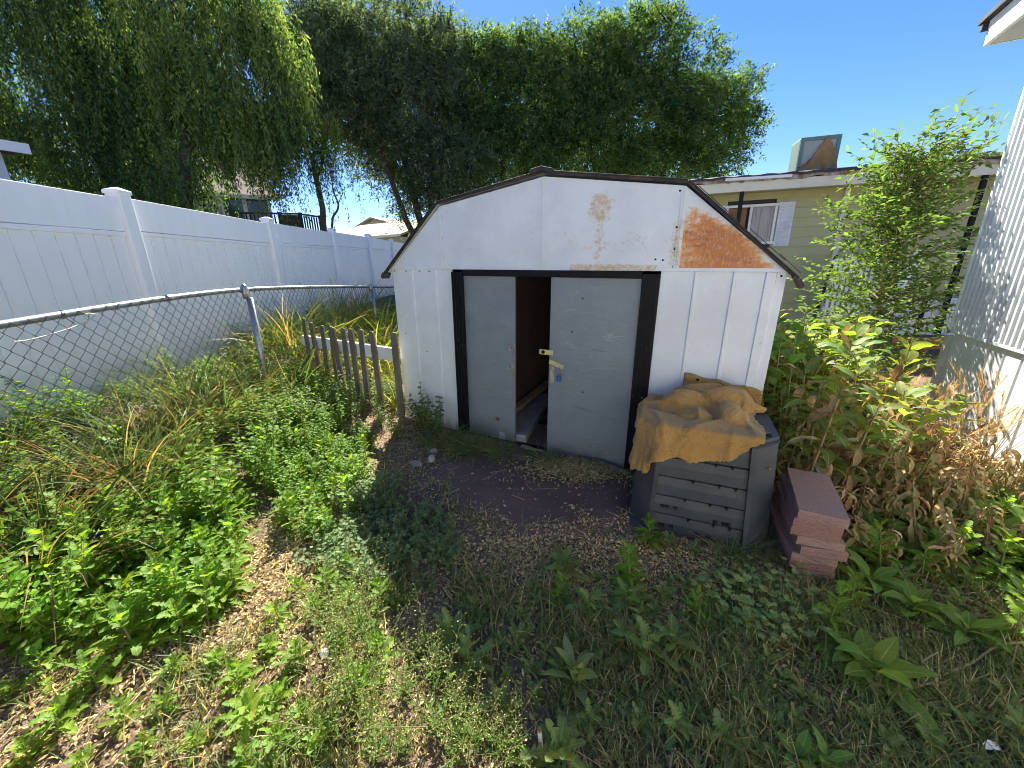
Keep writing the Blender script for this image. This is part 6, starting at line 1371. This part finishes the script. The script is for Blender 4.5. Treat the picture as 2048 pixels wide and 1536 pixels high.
# ------------------------------------------------------------------ turf, litter, straw (uncountable)
def ground_stuff():
    rs = np.random.RandomState(55)
    def pts(n, x0, x1, y0, y1, dens):
        x = rs.uniform(x0, x1, n); y = rs.uniform(y0, y1, n); d = dens(x, y); k = rs.rand(n) < d; return x[k], y[k]
    def block_np(x, y, slab=True):
        inv = np.array(SHI); q = (inv @ np.stack([x, y, 0 * x, 1 + 0 * x])); b_ = (np.abs(q[0]) < WD + .01) & (q[1] > -.03) & (q[1] < DP)
        inv = np.array(BMI); q = (inv @ np.stack([x, y, 0 * x, 1 + 0 * x])); b_ |= (np.abs(q[0]) < .36) & (np.abs(q[1]) < .28)
        b_ |= (x < -3.5)
        b_ |= ((x - WC[0]) * wn[0] + (y - WC[1]) * wn[1] < .02) & ((x - WC[0]) * wd_[0] + (y - WC[1]) * wd_[1] < .05)
        if slab:
            c_ = SLAB.mean(0); k_ = .97 - .42 * vnoise(x * 5, y * 5, 77) ** 1.5; b_ |= inside(SLAB, c_[0] + (x - c_[0]) / k_, c_[1] + (y - c_[1]) / k_)
        return b_
    # distances: bare straw zone around the slab
    def zone_straw(x, y): return np.exp(-(((x - .35) / 1.0) ** 2 + ((y - 1.85) / .45) ** 2) ** 1.5)
    def zone_lit(x, y): return smooth(-.1, -1.0, x)
    def nz(x, y, s, k): return vnoise(x * s, y * s, k)
    # turf
    def dens(x, y):
        d = .06 + 1.05 * smooth(.42, .72, nz(x, y, 2.6, 1) * .6 + nz(x, y, 7, 2) * .4)
        d = d * (1 - .93 * zone_straw(x, y)) * (1 - .72 * zone_lit(x, y)); d = d + .45 * smooth(.0, 1.4, x) * smooth(1.7, 1.1, y)
        return d * np.where(block_np(x, y), 0, 1)
    X = []; 
    for n, box in ((95000, (-2.4, 3.4, .45, 1.7)), (32000, (-2.6, 3.6, 1.7, 3.2)), (18000, (-3.4, 4.5, 3.2, 7))):
        X.append(np.stack(pts(n, *box, dens), 1))
    XY = np.concatenate(X); n = len(XY); x, y = XY[:, 0], XY[:, 1]; z = gz(x, y) - .004
    H = (.035 + .065 * rs.rand(n) ** 1.5) * (.6 + .8 * nz(x, y, 3, 9)); az = rs.uniform(0, 6.28, n); lean = rs.uniform(.2, 1.2, n); W = rs.uniform(.0011, .0024, n) * (1 + .25 * y)
    d = np.stack([np.cos(az), np.sin(az), 0 * az], 1); sd_ = np.stack([-np.sin(az), np.cos(az), 0 * az], 1); P = np.stack([x, y, z], 1)
    rows = []
    for t in (0, .45, .8, 1.):
        c_ = P + d * (H * lean * t * t)[:, None] + np.array([0, 0, 1.]) * (H * (t - .18 * lean * t * t))[:, None]; w_ = (W * (1 - t) ** .5 + .0002)[:, None]
        rows += [c_ - sd_ * w_, c_ + sd_ * w_]
    V = np.stack(rows, 1).reshape(-1, 3); b = np.arange(n)[:, None] * 8; Q = np.concatenate([b + np.array([[0, 1, 3, 2]]), b + np.array([[2, 3, 5, 4]]), b + np.array([[4, 5, 7, 6]])])
    k = rs.rand(n, 1); dry = (rs.rand(n) < .10 + .22 * nz(x, y, 4, 6))[:, None]
    c = np.where(dry, np.array([.40, .34, .22]), np.array([.12, .175, .075])) * (.7 + .6 * k); c = c * (1 + np.array([.10, 0, 0]) * rs.rand(n, 1))
    tag(link(quad_mesh('turf', V, Q, M['blade'], np.repeat(c, 8, 0)), 'turf_grass'), 'short mixed green and dry grass covering the yard', 'grass', kind='stuff')
    # litter: small curled dead leaf flakes
    def dl(x, y):
        d = .28 + .6 * zone_straw(x, y) + .45 * smooth(.55, .75, nz(x, y, 3.1, 21)) + .3 * zone_lit(x, y)
        return np.clip(d, 0, 1) * np.where(block_np(x, y), .0, 1)
    XY = np.concatenate([np.stack(pts(nn, *box, dl), 1) for nn, box in ((75000, (-2.5, 3.4, .45, 1.9)), (42000, (-2.6, 3.6, 1.9, 3.9)))]); n = len(XY)
    # pile of flakes at the right door foot
    pc = np.array(on_ground(1165, 945)[:2]); extra = pc + rs.normal(0, 1, (6500, 2)) * np.array([.20, .09]); extra = extra[~block_np(extra[:, 0], extra[:, 1], False)]
    few = np.array(on_ground(1030, 985)[:2]) + rs.normal(0, 1, (260, 2)) * np.array([.55, .25]); few = few[~block_np(few[:, 0], few[:, 1], False)]
    hs = np.concatenate([np.zeros(n), .03 * rs.rand(len(extra)) * np.exp(-((extra - pc) / np.array([.2, .1]) ** 1).__pow__(2).sum(1) * .4) + .016, np.full(len(few), .018)])
    XY = np.concatenate([XY, extra, few]); n = len(XY); x, y = XY[:, 0], XY[:, 1]
    P = np.stack([x, y, gz(x, y) + rs.uniform(.0, .012, n) + hs + np.where(inside(SLAB, x, y), .017, 0)], 1); D = rs.normal(0, 1, (n, 3)) * np.array([1, 1, .45]); N = rs.normal(0, .5, (n, 3)) + np.array([0, 0, 1.])
    V, Q = leaf_quads(P, D, N, rs.uniform(.008, .034, n), rs.uniform(.004, .014, n)); k = rs.rand(n, 1); t = rs.rand(n, 1)
    c = (np.array([.54, .37, .24]) * t + np.array([.24, .115, .07]) * (1 - t)) * (.65 + .7 * k) * (1 + .6 * zone_straw(x, y)[:, None])
    tag(link(quad_mesh('litter', V, Q, M['dry'], np.repeat(c, 4, 0)), 'leaf_litter'), 'brown dead leaf flakes and chaff scattered over the soil', 'litter', kind='stuff')
    # straw stems: thin square ribbons lying about
    def ds(x, y): return np.clip(.30 + .8 * zone_straw(x, y) + .3 * smooth(.5, .8, nz(x, y, 2.2, 31)), 0, 1) * np.where(block_np(x, y), 0., 1)
    XY = np.concatenate([np.stack(pts(nn, *box, ds), 1) for nn, box in ((2600, (-2.4, 3.2, .5, 2.2)), (1500, (-2.4, 3.4, 2.2, 3.8)))])
    ex = np.array(on_ground(1000, 970)[:2]) + rs.normal(0, 1, (26, 2)) * np.array([.45, .22]); XY = np.concatenate([XY, ex]); n = len(XY); x, y = XY[:, 0], XY[:, 1]
    L = rs.uniform(.03, .16, n) * np.where(rs.rand(n) < .12, 1.6, 1); az = rs.uniform(0, 6.28, n); d = np.stack([np.cos(az), np.sin(az), rs.normal(0, .10, n)], 1); sd_ = np.stack([-np.sin(az), np.cos(az), 0 * az], 1); up = np.array([0, 0, 1.])
    P = np.stack([x, y, gz(x, y) + rs.uniform(.008, .03, n) + np.where(inside(SLAB, x, y), .012, 0)], 1); bend = rs.normal(0, .12, n); W = rs.uniform(.0006, .0018, n)[:, None]; rows = []
    for t in (-.5, 0, .5):
        c_ = P + d * (L * t)[:, None] + sd_ * (bend * L * (t * t))[:, None]
        rows += [c_ - sd_ * W, c_ + up * W * 1.2, c_ + sd_ * W]
    V = np.stack(rows, 1).reshape(-1, 3); b = np.arange(n)[:, None] * 9; Q = np.concatenate([b + np.array([[q, q + 1, q + 4, q + 3]]) for q in (0, 1, 3, 4)])
    c = np.array([.50, .39, .25]) * (.45 + .6 * rs.rand(n, 1))
    tag(link(quad_mesh('straw', V, Q, M['dry'], np.repeat(c, 9, 0)), 'straw'), 'loose dry straw stems lying over the ground and slab edge', 'straw', kind='stuff')
ground_stuff()
# sticks, pipe, scrap
def stick(P, r, lab, mat='stick'):
    pts = []
    for px, py in P:
        p = on_ground(px, py); pts.append(Vector((p[0], p[1], p[2] + .03)))
    pts = catmull(pts, 5); m = MB(); k = len(pts); m.tube(pts, [r * (1 - .5 * i / k) for i in range(k)], 7); tag(m.build('dry_stick', M[mat]), lab, 'stick')
stick(((2046, 1296), (1990, 1302), (1940, 1335), (1880, 1362)), .006, 'long pale dry stem lying in the grass at the right edge')
stick(((1890, 1378), (1850, 1380), (1790, 1392), (1745, 1376)), .006, 'brown dry stem lying left of the long pale stem')
stick(((1500, 1262), (1550, 1282), (1600, 1310)), .004, 'thin pale twig lying below the round-leaved patch')
stick(((1345, 1520), (1338, 1545), (1352, 1590)), .006, 'short broken tan stem at the bottom edge')
p = on_ground(1084, 1500); q = Vector((p[0], p[1], p[2])); m = MB(); pp = empty('pipe_stake', q, 0, 'short white painted pipe stake with a rusty top poking out of the grass', 'pipe')
m.tube([(0, 0, -.02), (-.008, .01, .075)], .0075, 10); m.build('shaft', M['pipe'], pp); m = MB(); m.tube([(-.008, .01, .0755), (-.0085, .0105, .086)], .0082, 10); m.build('rusty_top', simple('rusty_top', (.35, .2, .07), None, 30, .8), pp)
p = on_ground(1975, 1508); m = MB(); m.add([(-.02, -.004, .0), (.02, -.01, .004), (.022, .008, .012), (0, .014, .016), (-.02, .008, .006)], [(0, 1, 2, 3, 4)]); o = m.build('paper_scrap', M['paper']); md = o.modifiers.new('s', 'SOLIDIFY'); md.thickness = .0015
o.location = (p[0], p[1], p[2] + .03); tag(o, 'small white scrap lying in the grass in the lower right corner', 'scrap')
# dandelion clock
p = on_ground(655, 1345); dn = empty('dandelion', p, 0, 'single round fluffy dandelion seed head in the sunlit grass', 'flower'); m = MB(); m.tube([(0, 0, 0), (.005, 0, .09)], .0015, 5); m.build('stem', M['stem'], dn)
rs = np.random.RandomState(2); m = MB(); c = Vector((.005, 0, .1))
for i in range(90):
    d = Vector(rs.normal(size=3)).normalized(); m.tube([c, c + d * .016], .0003, 3, cap=False)
    e = d.orthogonal().normalized() * .004; f_ = d.cross(e); m.add([c + d * .016 + e, c + d * .016 + f_, c + d * .016 - e, c + d * .016 - f_], [(0, 1, 2, 3)])
m.build('seed_head', M['whitetrim'], dn)
